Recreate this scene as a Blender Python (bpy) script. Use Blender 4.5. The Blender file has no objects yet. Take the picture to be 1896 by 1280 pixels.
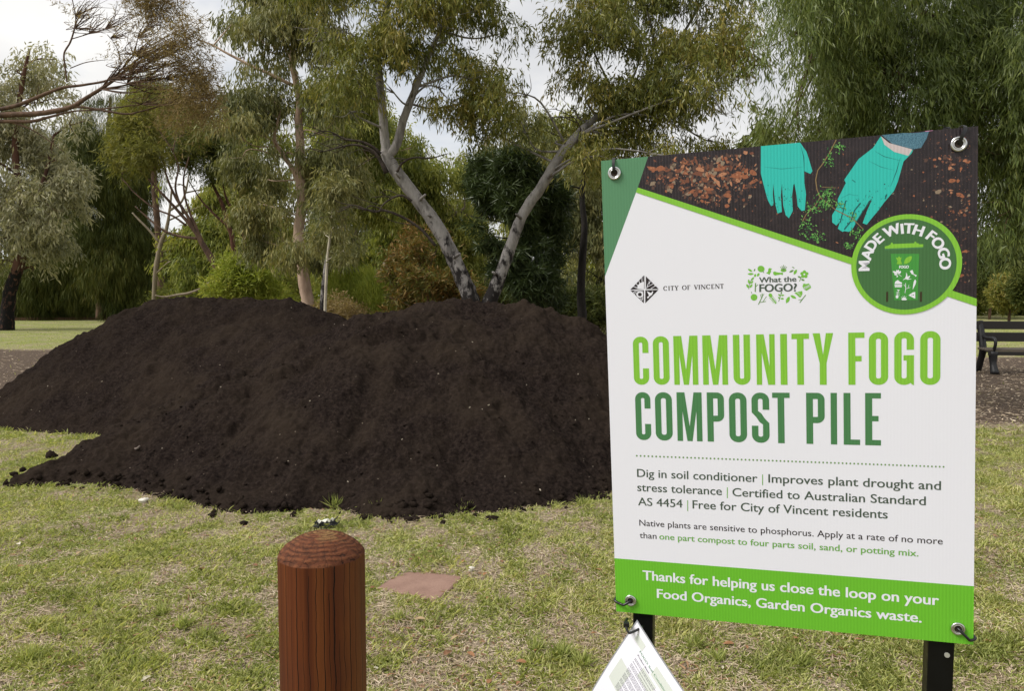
import bpy, bmesh, math, random
import numpy as np
from mathutils import Vector, Matrix, geometry
from math import radians as RAD

# ------------------------------------------------------------------ scene, camera, light
SC = bpy.context.scene
COL = SC.collection
F_PX, CX, CY, HOR, CAMZ = 1400.0, 948.0, 640.0, 548.0, 1.5      # photo pixels (1896 wide)
TH = math.atan((CY - HOR) / F_PX)
cam = bpy.data.cameras.new("camera")
cam.sensor_fit = 'HORIZONTAL'
cam.sensor_width = 36.0
cam.lens = 36.0 * F_PX / 1896.0
cam.clip_start, cam.clip_end = 0.05, 2000.0
camo = bpy.data.objects.new("camera", cam)
COL.objects.link(camo)
camo.location = (0, 0, CAMZ)
camo.rotation_euler = (math.pi / 2 - TH, 0, 0)
SC.camera = camo

SUN_EL, SUN_AZ = RAD(47), RAD(254)                 # azimuth clockwise from +Y (the view direction)
SUND = Vector((math.sin(SUN_AZ) * math.cos(SUN_EL), math.cos(SUN_AZ) * math.cos(SUN_EL), math.sin(SUN_EL)))
sl = bpy.data.lights.new("sun", 'SUN')
sl.energy, sl.angle, sl.color = 2.7, RAD(24), (1.0, 0.965, 0.91)
so = bpy.data.objects.new("sun", sl)
COL.objects.link(so)
so.rotation_euler = SUND.to_track_quat('Z', 'Y').to_euler()

W = bpy.data.worlds.new("World")
SC.world = W
W.use_nodes = True
nt = W.node_tree
bg = nt.nodes['Background']
sky = nt.nodes.new('ShaderNodeTexSky')
sky.sky_type = 'NISHITA'
sky.sun_disc = False
sky.sun_elevation, sky.sun_rotation = SUN_EL, SUN_AZ
tc = nt.nodes.new('ShaderNodeTexCoord')
mp = nt.nodes.new('ShaderNodeMapping')
mp.inputs['Scale'].default_value = (1.0, 1.0, 2.2)
mp.inputs['Location'].default_value = (0.35, 0.1, 0.2)
nz = nt.nodes.new('ShaderNodeTexNoise')
nz.inputs['Scale'].default_value = 2.6
nz.inputs['Detail'].default_value = 7
nz.inputs['Roughness'].default_value = 0.55
cr = nt.nodes.new('ShaderNodeValToRGB')
cr.color_ramp.elements[0].position, cr.color_ramp.elements[0].color = 0.33, (0.55, 0.55, 0.55, 1)
cr.color_ramp.elements[1].position, cr.color_ramp.elements[1].color = 0.47, (1, 1, 1, 1)
nz2 = nt.nodes.new('ShaderNodeTexNoise')
nz2.inputs['Scale'].default_value = 3.3
nz2.inputs['Detail'].default_value = 5
cr2 = nt.nodes.new('ShaderNodeValToRGB')
cr2.color_ramp.elements[0].position, cr2.color_ramp.elements[0].color = 0.32, (5.2, 5.3, 5.5, 1)
cr2.color_ramp.elements[1].position, cr2.color_ramp.elements[1].color = 0.68, (7.6, 7.5, 7.3, 1)
mx = nt.nodes.new('ShaderNodeMix')
mx.data_type = 'RGBA'
L_ = nt.links.new
L_(tc.outputs['Generated'], mp.inputs['Vector'])
L_(mp.outputs['Vector'], nz.inputs['Vector'])
L_(mp.outputs['Vector'], nz2.inputs['Vector'])
L_(nz.outputs['Fac'], cr.inputs['Fac'])
L_(nz2.outputs['Fac'], cr2.inputs['Fac'])
L_(cr.outputs['Color'], mx.inputs['Factor'])
L_(sky.outputs['Color'], mx.inputs['A'])
L_(cr2.outputs['Color'], mx.inputs['B'])
L_(mx.outputs['Result'], bg.inputs['Color'])
bg.inputs['Strength'].default_value = 0.1

SC.view_settings.view_transform = 'Standard'
SC.view_settings.look = 'None'
SC.view_settings.gamma = 1.0
SC.view_settings.exposure = 0.46
SC.render.engine = 'CYCLES'
SC.cycles.max_bounces = 6
SC.cycles.diffuse_bounces = 3
SC.cycles.glossy_bounces = 2
SC.cycles.transmission_bounces = 4

# ------------------------------------------------------------------ helpers
FWD = Vector((0, math.cos(TH), -math.sin(TH)))
UPV = Vector((0, math.sin(TH), math.cos(TH)))
CAMP = Vector((0, 0, CAMZ))

def ray(px, py):
    return FWD + Vector((1, 0, 0)) * ((px - CX) / F_PX) + UPV * ((CY - py) / F_PX)

def at(px, py, Y):
    d = ray(px, py)
    return CAMP + d * (Y / d.y)

def gnd(px, py, z=0.0):
    d = ray(px, py)
    return CAMP + d * ((z - CAMZ) / d.z)

def setp(o, label=None, cat=None, group=None, kind=None):
    if label: o['label'] = label
    if cat: o['category'] = cat
    if group: o['group'] = group
    if kind: o['kind'] = kind
    return o

def thing(name, label, cat, loc=(0, 0, 0), rot=(0, 0, 0), group=None):
    o = bpy.data.objects.new(name, None)
    o.empty_display_size = 0.1
    COL.objects.link(o)
    o.location, o.rotation_euler = loc, rot
    return setp(o, label, cat, group)

def link(name, me, parent=None, world=True):
    """link a mesh; its vertices are world coordinates (world=True) or already local to parent"""
    o = bpy.data.objects.new(name, me)
    COL.objects.link(o)
    if parent is not None:
        o.parent = parent
        if world:
            m = Matrix.LocRotScale(parent.location, parent.rotation_euler, None)
            if parent.parent is not None:
                p2 = parent.parent
                m = Matrix.LocRotScale(p2.location, p2.rotation_euler, None) @ m
            o.matrix_parent_inverse = m.inverted()
    return o

class MB:
    def __init__(s): s.v, s.f, s.m, s.sm = [], [], [], []
    def add(s, vs, fs, m=0, smooth=False):
        b = len(s.v)
        s.v.extend(tuple(v) for v in vs)
        for f in fs:
            s.f.append(tuple(i + b for i in f)); s.m.append(m); s.sm.append(smooth)
    def build(s, name, mats, parent=None, world=True):
        me = bpy.data.meshes.new(name)
        me.from_pydata(s.v, [], s.f)
        for m in (mats if isinstance(mats, (list, tuple)) else [mats]): me.materials.append(m)
        me.polygons.foreach_set('material_index', s.m)
        me.polygons.foreach_set('use_smooth', s.sm)
        me.update()
        return link(name, me, parent, world)
    def box(s, lo, hi, m=0, M=None, bev=0.0):
        bm = bmesh.new()
        bmesh.ops.create_cube(bm, size=1)
        for v in bm.verts:
            v.co = Vector([(lo[i] + hi[i]) / 2 + v.co[i] * (hi[i] - lo[i]) for i in range(3)])
        if bev: bmesh.ops.bevel(bm, geom=bm.edges[:], offset=bev, segments=2, affect='EDGES', profile=0.5)
        if M is not None: bm.transform(M)
        bm.verts.index_update()
        s.add([v.co[:] for v in bm.verts], [[v.index for v in f.verts] for f in bm.faces], m)
        bm.free()
    def tube(s, pts, rad, n=8, m=0, sub=4, cap=True, wob=0.0, rng=None):
        P, R = smooth_path(pts, rad, sub)
        k = len(P)
        T = np.gradient(P, axis=0)
        T /= np.linalg.norm(T, axis=1)[:, None] + 1e-9
        a = np.array([1.0, 0, 0]) if abs(T[0][0]) < 0.8 else np.array([0, 1.0, 0])
        ang = np.linspace(0, 2 * np.pi, n, endpoint=False)
        vs = []
        for i in range(k):
            a = a - T[i] * (a @ T[i]); a /= np.linalg.norm(a) + 1e-9
            b = np.cross(T[i], a)
            rr = R[i] * (1 + (wob * (rng.random(n) - .5) if wob else 0))
            vs.append(P[i] + (np.cos(ang) * rr)[:, None] * a + (np.sin(ang) * rr)[:, None] * b)
        vs = np.concatenate(vs)
        fs = [(i * n + j, i * n + (j + 1) % n, (i + 1) * n + (j + 1) % n, (i + 1) * n + j) for i in range(k - 1) for j in range(n)]
        if cap:
            fs.append(tuple(range(n))[::-1]); fs.append(tuple((k - 1) * n + j for j in range(n)))
        s.add(vs.tolist(), fs, m, True)

def smooth_path(pts, rad, sub):
    P = np.array([tuple(p) for p in pts], float)
    R = np.array(rad if hasattr(rad, '__len__') else [rad] * len(P), float)
    if len(R) != len(P): R = np.interp(np.linspace(0, 1, len(P)), np.linspace(0, 1, len(R)), R)
    if sub <= 1 or len(P) < 3: return P, R
    Q = np.vstack([2 * P[0] - P[1], P, 2 * P[-1] - P[-2]])
    out, ro = [], []
    for i in range(len(P) - 1):
        p0, p1, p2, p3 = Q[i], Q[i + 1], Q[i + 2], Q[i + 3]
        for t in np.linspace(0, 1, sub, endpoint=False):
            out.append(0.5 * (2 * p1 + (p2 - p0) * t + (2 * p0 - 5 * p1 + 4 * p2 - p3) * t * t + (3 * p1 - p0 - 3 * p2 + p3) * t ** 3))
            ro.append(R[i] * (1 - t) + R[i + 1] * t)
    out.append(P[-1]); ro.append(R[-1])
    return np.array(out), np.array(ro)

def hash2(ix, iy, seed):
    h = (ix.astype(np.int64) * 374761393 + iy.astype(np.int64) * 668265263 + seed * 974711) & 0xffffffff
    h = ((h ^ (h >> 13)) * 1274126177) & 0xffffffff
    return ((h ^ (h >> 16)) & 0xffffff) / float(0xffffff)

def vnoise(x, y, seed=0):
    ix, iy = np.floor(x), np.floor(y)
    fx, fy = x - ix, y - iy
    fx, fy = fx * fx * (3 - 2 * fx), fy * fy * (3 - 2 * fy)
    a, b = hash2(ix, iy, seed), hash2(ix + 1, iy, seed)
    c, d = hash2(ix, iy + 1, seed), hash2(ix + 1, iy + 1, seed)
    return (a * (1 - fx) + b * fx) * (1 - fy) + (c * (1 - fx) + d * fx) * fy

def fbm(x, y, seed=0, oct=4, gain=0.5):
    s, a, t = 0, 1.0, 0
    for o in range(oct):
        s = s + a * vnoise(x * 2 ** o + 17.3 * o, y * 2 ** o - 9.1 * o, seed + o); t += a; a *= gain
    return s / t

def smoothstep(a, b, x):
    t = np.clip((x - a) / (b - a), 0, 1)
    return t * t * (3 - 2 * t)

# ------------------------------------------------------------------ materials
def mat(name, col=(0.5, 0.5, 0.5), rough=0.6, metal=0.0, spec=0.5):
    m = bpy.data.materials.new(name)
    m.use_nodes = True
    b = m.node_tree.nodes['Principled BSDF']
    b.inputs['Base Color'].default_value = (*col, 1)
    b.inputs['Roughness'].default_value = rough
    b.inputs['Metallic'].default_value = metal
    b.inputs['Specular IOR Level'].default_value = spec
    return m

class NT:
    def __init__(s, m):
        s.t = m.node_tree; s.b = s.t.nodes['Principled BSDF']
    def n(s, typ, **kw):
        x = s.t.nodes.new('ShaderNode' + typ)
        for k, v in kw.items():
            if k in x.inputs.keys(): x.inputs[k].default_value = v
            else: setattr(x, k, v)
        return x
    def l(s, a, b): s.t.links.new(a, b)
    def ramp(s, fac, stops):
        r = s.n('ValToRGB'); e = r.color_ramp.elements
        while len(e) < len(stops): e.new(0.5)
        for i, (p, c) in enumerate(stops):
            e[i].position = p
            e[i].color = (*c, 1) if hasattr(c, '__len__') else (c, c, c, 1)
        s.l(fac, r.inputs['Fac']); return r.outputs['Color']
    def mix(s, fac, a, b, mode='MIX'):
        x = s.n('Mix', data_type='RGBA', blend_type=mode)
        for k, v in (('Factor', fac), ('A', a), ('B', b)):
            if hasattr(v, 'is_linked'): s.l(v, x.inputs[k])
            elif hasattr(v, '__len__'): x.inputs[k].default_value = (*v, 1)
            else: x.inputs[k].default_value = v
        return x.outputs['Result']
    def math(s, op, a, b=None):
        x = s.n('Math', operation=op)
        for i, v in enumerate((a, b)):
            if v is None: continue
            if hasattr(v, 'is_linked'): s.l(v, x.inputs[i])
            else: x.inputs[i].default_value = v
        return x.outputs[0]
    def noise(s, vec, scale, detail=4, rough=0.5, stretch=None):
        if stretch:
            mpn = s.n('Mapping'); mpn.inputs['Scale'].default_value = stretch
            s.l(vec, mpn.inputs['Vector']); vec = mpn.outputs['Vector']
        x = s.n('TexNoise', Scale=scale, Detail=detail, Roughness=rough)
        s.l(vec, x.inputs['Vector']); return x.outputs['Fac']
    def obj(s): return s.n('TexCoord').outputs['Object']
    def pos(s): return s.n('NewGeometry').outputs['Position']
    def bump(s, h, strength=0.3, dist=0.01):
        x = s.n('Bump', Strength=strength, Distance=dist)
        s.l(h, x.inputs['Height']); s.l(x.outputs['Normal'], s.b.inputs['Normal'])
    def col(s, c): s.l(c, s.b.inputs['Base Color'])

def leaf_mat(name, cols, trans=0.3, rough=0.5, spec=0.35, k=1.0, warm=1.0):
    cols = [(c_[0] * k * warm, c_[1] * k, c_[2] * k / warm) for c_ in cols]
    spec *= 0.6
    m = mat(name, cols[0], rough, 0, spec)
    t = NT(m)
    a = t.n('Attribute', attribute_name='var')
    k = len(cols)
    c = t.ramp(a.outputs['Fac'], [(i / (k - 1), cols[i]) for i in range(k)])
    t.col(c)
    tr = t.n('BsdfTranslucent')
    c2 = t.mix(1.0, c, (1.1, 1.15, 0.6), 'MULTIPLY')
    t.l(c2, tr.inputs['Color'])
    ms = t.n('MixShader', Fac=trans)
    t.l(t.b.outputs[0], ms.inputs[1]); t.l(tr.outputs[0], ms.inputs[2])
    t.l(ms.outputs[0], t.t.nodes['Material Output'].inputs['Surface'])
    return m

def bark_mat(name, light, dark, patch=0.5, scale=6.0, streak=(1, 1, 0.25), char=None, rough=0.85):
    m = mat(name, light, rough, 0, 0.2)
    t = NT(m)
    p = t.pos()
    n1 = t.noise(p, scale, 6, 0.6, streak)
    c = t.ramp(n1, [(patch - 0.07, dark), (patch + 0.05, light)])
    n2 = t.noise(p, scale * 5, 4, 0.6, streak)
    c = t.mix(0.45, c, t.ramp(n2, [(0.3, tuple(x * 0.45 for x in light)), (0.7, light)]))
    if char:   # dark scorched bark low on the trunk, broken into patches; char = (z full, z none, colour)
        sep = t.n('SeparateXYZ'); t.l(p, sep.inputs[0])
        g = t.n('MapRange'); t.l(sep.outputs['Z'], g.inputs['Value'])
        g.inputs['From Min'].default_value, g.inputs['From Max'].default_value = char[0], char[1]
        g.inputs['To Min'].default_value, g.inputs['To Max'].default_value = 0.60, 0.24
        n3 = t.noise(p, 9.0, 5, 0.65, (1, 1, 0.6))
        f = t.math('SUBTRACT', g.outputs['Result'], n3)
        f = t.ramp(t.math('ADD', t.math('MULTIPLY', f, 6.0), 0.5), [(0.1, 0.0), (0.9, 1.0)])
        c = t.mix(f, c, char[2])
    t.col(c)
    t.bump(n2, 0.6, 0.02)
    return m

# ------------------------------------------------------------------ foliage
def quad_mesh(name, V, var, m, parent=None, k=4):
    """V: (N*k,3) vertices of N separate k-gons"""
    N = len(V) // k
    me = bpy.data.meshes.new(name)
    me.vertices.add(N * k)
    me.vertices.foreach_set('co', np.ascontiguousarray(V, dtype=np.float32).ravel())
    me.loops.add(N * k)
    me.loops.foreach_set('vertex_index', np.arange(N * k, dtype=np.int32))
    me.polygons.add(N)
    me.polygons.foreach_set('loop_start', np.arange(0, N * k, k, dtype=np.int32))
    me.update(calc_edges=True)
    at_ = me.attributes.new('var', 'FLOAT', 'POINT')
    at_.data.foreach_set('value', np.repeat(np.clip(var, 0, 1), k).astype(np.float32))
    me.materials.append(m)
    return link(name, me, parent)

def nrm(a): return a / (np.linalg.norm(a, axis=1)[:, None] + 1e-9)

def leaf_quads(pos, d, L, Wd, rng, face=None):
    n = len(pos)
    r = rng.normal(size=(n, 3))
    if face is not None: r = r * 0.6 + face
    s = nrm(np.cross(d, r))
    L = L[:, None]; Wd = Wd[:, None]
    mid = pos + d * L * 0.42
    V = np.empty((n, 4, 3))
    V[:, 0] = pos; V[:, 1] = mid + s * Wd * 0.5; V[:, 2] = pos + d * L; V[:, 3] = mid - s * Wd * 0.5
    V[:, 2, 2] -= (L * 0.08)[:, 0]
    return V.reshape(-1, 3)

def gap_noise(P, rng, sc):
    s = np.zeros(len(P))
    for k in range(7):
        w = rng.normal(size=3) * sc * (1 + 0.35 * k)
        s += np.sin(P @ w + rng.random() * 6.28) / (1 + 0.25 * k)
    return s / 3.2

def crown(name, clumps, parent, m, seed, n, leaf=(0.12, 0.022), spray=9, slen=0.35, droop=0.7, ldroop=0.7, spread=0.6,
          hollow=0.45, gap=2.2, gapcut=-0.15, shade=0.5, radial=False):
    """clumps: (cx,cy,cz, rx,ry,rz, weight). Leaves sit in sprays, sprays in clumps."""
    rng = np.random.default_rng(seed)
    C = np.array([c[:3] for c in clumps]); Rr = np.array([c[3:6] for c in clumps]); Wt = np.array([c[6] for c in clumps], float)
    ns = int(n / spray * 1.6)
    idx = rng.choice(len(C), ns, p=Wt / Wt.sum())
    u = nrm(rng.normal(size=(ns, 3)))
    rad = rng.random(ns) ** hollow * (1 + 0.12 * rng.normal(size=ns))
    p = C[idx] + u * rad[:, None] * Rr[idx]
    keep = gap_noise(p, rng, gap) > gapcut
    p, u, idx = p[keep], u[keep], idx[keep]
    ns = len(p)
    ax = nrm(u * 0.55 + rng.normal(size=(ns, 3)) * 0.45 + np.array([0, 0, -droop]))
    sv = rng.random(ns)
    cv = rng.random(len(C))[idx]
    k = spray
    t = rng.random((ns, k))
    base = p[:, None, :] + ax[:, None, :] * (t * slen)[:, :, None] + rng.normal(size=(ns, k, 3)) * leaf[0] * 0.25
    if radial:
        base = p[:, None, :] + rng.normal(size=(ns, k, 3)) * 0.02
        d = ax[:, None, :] * 0.35 + rng.normal(size=(ns, k, 3)) * 0.75
    else:
        d = ax[:, None, :] * 0.45 + rng.normal(size=(ns, k, 3)) * spread + np.array([0, 0, -ldroop])
    d = nrm(d.reshape(-1, 3))
    base = base.reshape(-1, 3)
    N = len(base)
    L = leaf[0] * (0.6 + 0.7 * rng.random(N)); Wd = leaf[1] * (0.65 + 0.7 * rng.random(N))
    var = 0.42 * np.repeat(sv, k) + 0.28 * np.repeat(cv, k) + 0.30 * rng.random(N)
    return quad_mesh(name, leaf_quads(base, d, L, Wd, rng), var, m, parent)

def px_clumps(lst, Y, seed, depth=0.8, jit=0.5, flat=0.85):
    """(px,py,rpx[,weight]) at distance Y -> world clumps with their own depth"""
    rng = np.random.default_rng(seed)
    out = []
    for e in lst:
        r = e[2] * Y / F_PX
        yy = Y + rng.uniform(-1, 1) * jit
        c = at(e[0], e[1], yy)
        w = (e[3] if len(e) > 3 else 1.0) * r * r
        out.append((c.x, c.y, c.z, r, r * depth, r * flat, w))
    return out

def limbs(mb, skel, clumps, rng, r0=0.03, twigs=3, n=5):
    """thin branches from the nearest point of the skeleton into each clump"""
    S = np.concatenate([smooth_path(p, r, 4)[0] for p, r in skel])
    for c in clumps:
        c0 = np.array(c[:3]); dd = np.linalg.norm(S - c0, axis=1) + np.where(S[:, 2] > c0[2] - 0.1, 0.6, 0)
        b = S[dd.argmin()]
        midp = b * 0.5 + c0 * 0.5 + rng.normal(size=3) * 0.12 * np.linalg.norm(c0 - b) + np.array([0, 0, 0.06 * np.linalg.norm(c0 - b)])
        mb.tube([b, midp, c0], [r0, r0 * 0.7, r0 * 0.4], n, 0, 4)
        for k in range(twigs):
            u = rng.normal(size=3); u /= np.linalg.norm(u)
            e = c0 + u * np.array(c[3:6]) * 0.85
            q = midp * 0.4 + c0 * 0.6
            mb.tube([q, (q + e) / 2 + rng.normal(size=3) * 0.05, e], [r0 * 0.42, r0 * 0.25, r0 * 0.12], 4, 0, 3)

def tree(name, label, cat, Y, stems, cl, bark, lm, seed, n, group=None, limb=0.03, twigs=3, cdepth=0.8, cjit=0.6, base=None, extra=None, **kw):
    """stems: list of ([(px,py[,dY])...],[radius px...]) at distance Y"""
    rng = np.random.default_rng(seed)
    b = base if base is not None else gnd_at(stems[0][0][0][0], Y)
    root = thing(name, label, cat, b, group=group)
    mb = MB(); skel = []
    for pts, rad in stems:
        P = [at(p[0], p[1], Y + (p[2] if len(p) > 2 else 0)) for p in pts]
        R = [r * Y / F_PX for r in rad]
        skel.append((P, R))
        mb.tube(P, R, 12, 0, 6, wob=0.15, rng=rng)
    clumps = px_clumps(cl, Y, seed + 1, cdepth, cjit)
    if limb: limbs(mb, skel, clumps, rng, limb, twigs)
    mb.build('trunk', bark, root)
    crown('crown', clumps, root, lm, seed + 2, n, **kw)
    if extra: extra(root, rng)
    return root

def gnd_at(px, Y):
    return Vector(((px - CX) / F_PX * Y / math.cos(TH), Y, 0))

# ------------------------------------------------------------------ compost piles (height fields)
def seg_height(X, Yv, pts, slope):
    h = np.full(X.shape, -9.0)
    for (x0, y0, h0), (x1, y1, h1) in zip(pts[:-1], pts[1:]):
        dx, dy = x1 - x0, y1 - y0
        t = np.clip(((X - x0) * dx + (Yv - y0) * dy) / (dx * dx + dy * dy), 0, 1)
        d = np.hypot(X - x0 - t * dx, Yv - y0 - t * dy)
        h = np.maximum(h, h0 + (h1 - h0) * t - slope * (np.sqrt(d * d + 0.04) - 0.2))
    return h

FRONT = [[(-3.8, 6.25, 0.10), (-3.25, 6.6, 0.36), (-2.3, 6.85, 0.77), (-1.14, 6.95, 1.28)], [(-1.14, 6.95, 1.28), (-0.42, 6.78, 1.02), (0.02, 6.35, 0.60), (.2, 6.0, .3)],
         [(-0.55, 7.45, 1.27), (0.15, 7.55, 1.27), (0.7, 7.5, 1.06), (1.4, 7.4, 0.66), (1.7, 6.7, .4)],
         [(-2.2, 8.0, 1.02), (-1.45, 8.15, 1.33), (-0.6, 8.05, 1.44), (0.1, 8.0, 1.42), (0.5, 8.0, 1.30), (0.95, 7.9, 1.0)],
         [(-3.25, 6.6, 0.36), (-3.35, 7.15, 0.42), (-2.9, 7.9, 0.75)], [(-1.16, 7.05, 1.235), (-0.6, 8.0, 1.44)], [(0.15, 7.55, 1.27), (0.1, 8.0, 1.42)], [(0.7, 7.5, 1.06), (0.5, 8.0, 1.30)]]
BACK = [[(-4.98, 10.35, 1.42), (-4.5, 10.3, 1.47), (-3.6, 10.3, 1.47), (-3.0, 10.2, 1.46), (-2.3, 9.9, 1.22)],
        [(-4.8, 9.9, 1.16), (-3.2, 9.4, 1.1), (-2.4, 9.0, 1.0)]]

def front_h(X, Y):
    wx = X + 0.25 * (fbm(X * 0.9, Y * 0.9, 5, 3) - 0.5); wy = Y + 0.25 * (fbm(X * 0.9, Y * 0.9, 9, 3) - 0.5)
    h = np.maximum.reduce([seg_height(wx, wy, p, 0.74) for p in FRONT])
    h = h + 0.05 * np.exp(-np.maximum(h, 0) / 0.15) - 0.0
    # dug scarps: the downhill side of these short lines is cut away
    for (x0, y0, x1, y1, dep, wd) in ((-2.5, 6.62, -1.85, 6.84, 0.10, 0.8), (-1.9, 6.84, -1.15, 7.00, 0.12, 1.2), (-1.3, 6.97, -0.75, 6.97, 0.17, 0.9), (-0.85, 6.88, -0.4, 6.66, 0.11, 0.9), (-0.45, 6.66, 0.05, 6.2, 0.07, 0.6), (0.2, 7.6, 0.6, 7.5, .08, .2), (-.5, 5.95, .3, 5.65, .05, .2), (-2.9, 6.2, -2.2, 6.3, .05, .2)):
        dx, dy = x1 - x0, y1 - y0; ln = math.hypot(dx, dy)
        t = ((X - x0) * dx + (Y - y0) * dy) / ln
        dn = ((X - x0) * dy - (Y - y0) * dx) / ln + 0.06 * (fbm(X * 6, Y * 6, 31, 3) - 0.5)
        if dy < 0 and dx > 0 or True: pass
        wgt = smoothstep(-0.2, 0.2, t) * (1 - smoothstep(ln - 0.2, ln + 0.2, t))
        h = h - dep * wgt * smoothstep(-0.03, 0.07, dn) * np.exp(-np.maximum(dn, 0) / wd)
    return h

def back_h(X, Y):
    wx = X + 0.2 * (fbm(X * 0.8, Y * 0.8, 15, 3) - 0.5); wy = Y + 0.2 * (fbm(X * 0.8, Y * 0.8, 19, 3) - 0.5)
    return np.maximum.reduce([seg_height(wx, wy, p, 0.74) for p in BACK])

def rough_h(X, Y, s):
    lum = fbm(X * 2.2, Y * 2.2, s, 3) - 0.5
    mid = fbm(X * 7, Y * 7, s + 4, 3, 0.6) - 0.5
    fine = fbm(X * 26, Y * 26, s + 8, 3, 0.65) - 0.5
    cl = np.clip(vnoise(X * 16, Y * 16, s + 12) - 0.72, 0, 1) * (fbm(X * 1.6, Y * 1.6, s + 14, 2) > 0.5)
    return 0.05 * lum + 0.10 * mid + 0.055 * fine + 0.07 * cl

def heap_total(X, Y):
    return np.maximum(front_h(X, Y), back_h(X, Y))

soil = mat("compost", (0.02, 0.015, 0.013), 1.0, 0, 0.03)
t = NT(soil); p = t.pos()
n1 = t.noise(p, 1.6, 5, 0.6); n2 = t.noise(p, 38, 5, 0.7); n3 = t.noise(p, 160, 3, 0.7)
c = t.ramp(n2, [(0.32, (0.007, 0.0052, 0.0045)), (0.52, (0.021, 0.0150, 0.0126)), (0.72, (0.044, 0.032, 0.026))])
c = t.mix(t.ramp(n1, [(0.4, 0.0), (0.65, 0.55)]), c, (0.040, 0.029, 0.0205))
v = t.n('TexVoronoi', Scale=42.0); t.l(p, v.inputs['Vector'])
sep = t.n('SeparateColor'); t.l(v.outputs['Color'], sep.inputs[0])
spk = t.math('MULTIPLY', t.math('GREATER_THAN', sep.outputs[0], 0.993), t.math('LESS_THAN', v.outputs['Distance'], 0.22))
c = t.mix(spk, c, (0.16, 0.13, 0.10))
t.col(c); t.bump(t.math('ADD', n2, t.math('MULTIPLY', n3, 0.6)), 0.9, 0.02)

def heap(name, label, fn, x0, x1, y0, y1, step, seed):
    xs = np.arange(x0, x1, step); ys = np.arange(y0, y1, step)
    X, Y = np.meshgrid(xs, ys)
    h = fn(X, Y)
    edge = 0.09 * (fbm(X * 3, Y * 3, seed + 40, 4, 0.6) - 0.5)
    Z = h + rough_h(X, Y, seed) * smoothstep(-0.25, 0.15, h) + edge
    ok = Z > -0.05
    Z = np.maximum(Z, -0.06)
    # ragged horizontal offset gives small overhangs
    dX = 0.02 * (fbm(X * 20, Y * 20, seed + 60, 2) - 0.5); dY = 0.06 * (fbm(X * 9, Y * 9, seed + 70, 3) - 0.5)
    nx, ny = len(xs), len(ys)
    I = np.arange(nx * ny).reshape(ny, nx)
    Fq = np.stack([I[:-1, :-1], I[:-1, 1:], I[1:, 1:], I[1:, :-1]], -1).reshape(-1, 4)
    okf = ok.ravel()[Fq].any(1)
    Fq = Fq[okf]
    used = np.unique(Fq)
    remap = np.full(nx * ny, -1); remap[used] = np.arange(len(used))
    V = np.stack([X + dX, Y + dY, Z], -1).reshape(-1, 3)[used]
    Fq = remap[Fq]
    me = bpy.data.meshes.new('heap')
    me.vertices.add(len(V)); me.vertices.foreach_set('co', V.astype(np.float32).ravel())
    me.loops.add(Fq.size); me.loops.foreach_set('vertex_index', Fq.astype(np.int32).ravel())
    me.polygons.add(len(Fq)); me.polygons.foreach_set('loop_start', np.arange(0, Fq.size, 4, dtype=np.int32))
    me.update(calc_edges=True)
    me.polygons.foreach_set('use_smooth', np.ones(len(Fq), dtype=bool))
    me.materials.append(soil)
    o = link(name, me)
    setp(o, label, 'compost pile')
    return o

def lump(mb, c, r, rng, m=0, squash=0.8, lev=2):
    bm = bmesh.new()
    bmesh.ops.create_icosphere(bm, subdivisions=lev, radius=1)
    ph = rng.random(6) * 6.28
    for v in bm.verts:
        q = v.co
        k = 1 + 0.16 * math.sin(3.1 * q.x + ph[0]) + 0.14 * math.sin(4.3 * q.y + ph[1]) + 0.12 * math.sin(5.2 * q.z + ph[2]) + 0.10 * math.sin(9 * q.x + 7 * q.y + ph[3]) + 0.08 * (rng.random() - .5)
        v.co = Vector((q.x, q.y, q.z * squash)) * r * k + Vector(c)
    bm.verts.index_update()
    mb.add([v.co[:] for v in bm.verts], [[v.index for v in f.verts] for f in bm.faces], m, True)
    bm.free()

def top_z(x, y):
    X = np.array([[x]]); Y = np.array([[y]])
    return float(max(front_h(X, Y)[0, 0], back_h(X, Y)[0, 0]))

def heap_hit(px, py):
    d = ray(px, py)
    s = np.arange(4.5, 12, 0.01)
    X, Y, Z = d.x / d.y * s, s, CAMZ + d.z / d.y * s
    h = heap_total(X[None], Y[None])[0]
    k = np.argmax(h > Z)
    return Vector((X[k], Y[k], max(h[k], 0.0)))

hf = heap('compost_pile', 'nearer large dark brown compost heap, the one reaching behind the green and white sign', front_h, -4.6, 3.4, 4.7, 10.6, 0.016, 100)
hb = heap('compost_pile', 'farther flat topped compost heap at the left, partly hidden by the nearer heap', back_h, -8.2, 0.2, 7.3, 13.2, 0.024, 200)
rng = np.random.default_rng(5)
mb = MB()
for i in range(240):     # loose crumbs rolled to the foot of the nearer heap
    x = rng.uniform(-4.3, 2.4); ys = np.linspace(4.8, 7.5, 140)
    hh = front_h(np.full((1, 140), x), ys[None])[0]
    k = np.argmax(hh > 0.02)
    if hh[k] < 0.0: continue
    y = ys[k] + rng.normal() * 0.10 - 0.02
    r = rng.uniform(0.010, 0.034) * (1.3 if rng.random() < .1 else 1)
    lump(mb, (x, y, max(top_z(x, y), 0) + r * 0.4), r, rng, lev=1)
for i in range(380):
    x = rng.uniform(-4.0, 2.2); y = rng.uniform(5.4, 7.6)
    z = top_z(x, y)
    if z < 0.05: continue
    r = rng.uniform(0.006, 0.015); lump(mb, (x, y, z + rng.uniform(0, .012)), r, rng, lev=1)
setp(mb.build('loose_crumbs', soil, hf, False), kind='stuff')
chip = mat('pale_chip', (0.36, 0.31, 0.24), 0.8)
mb = MB()
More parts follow.
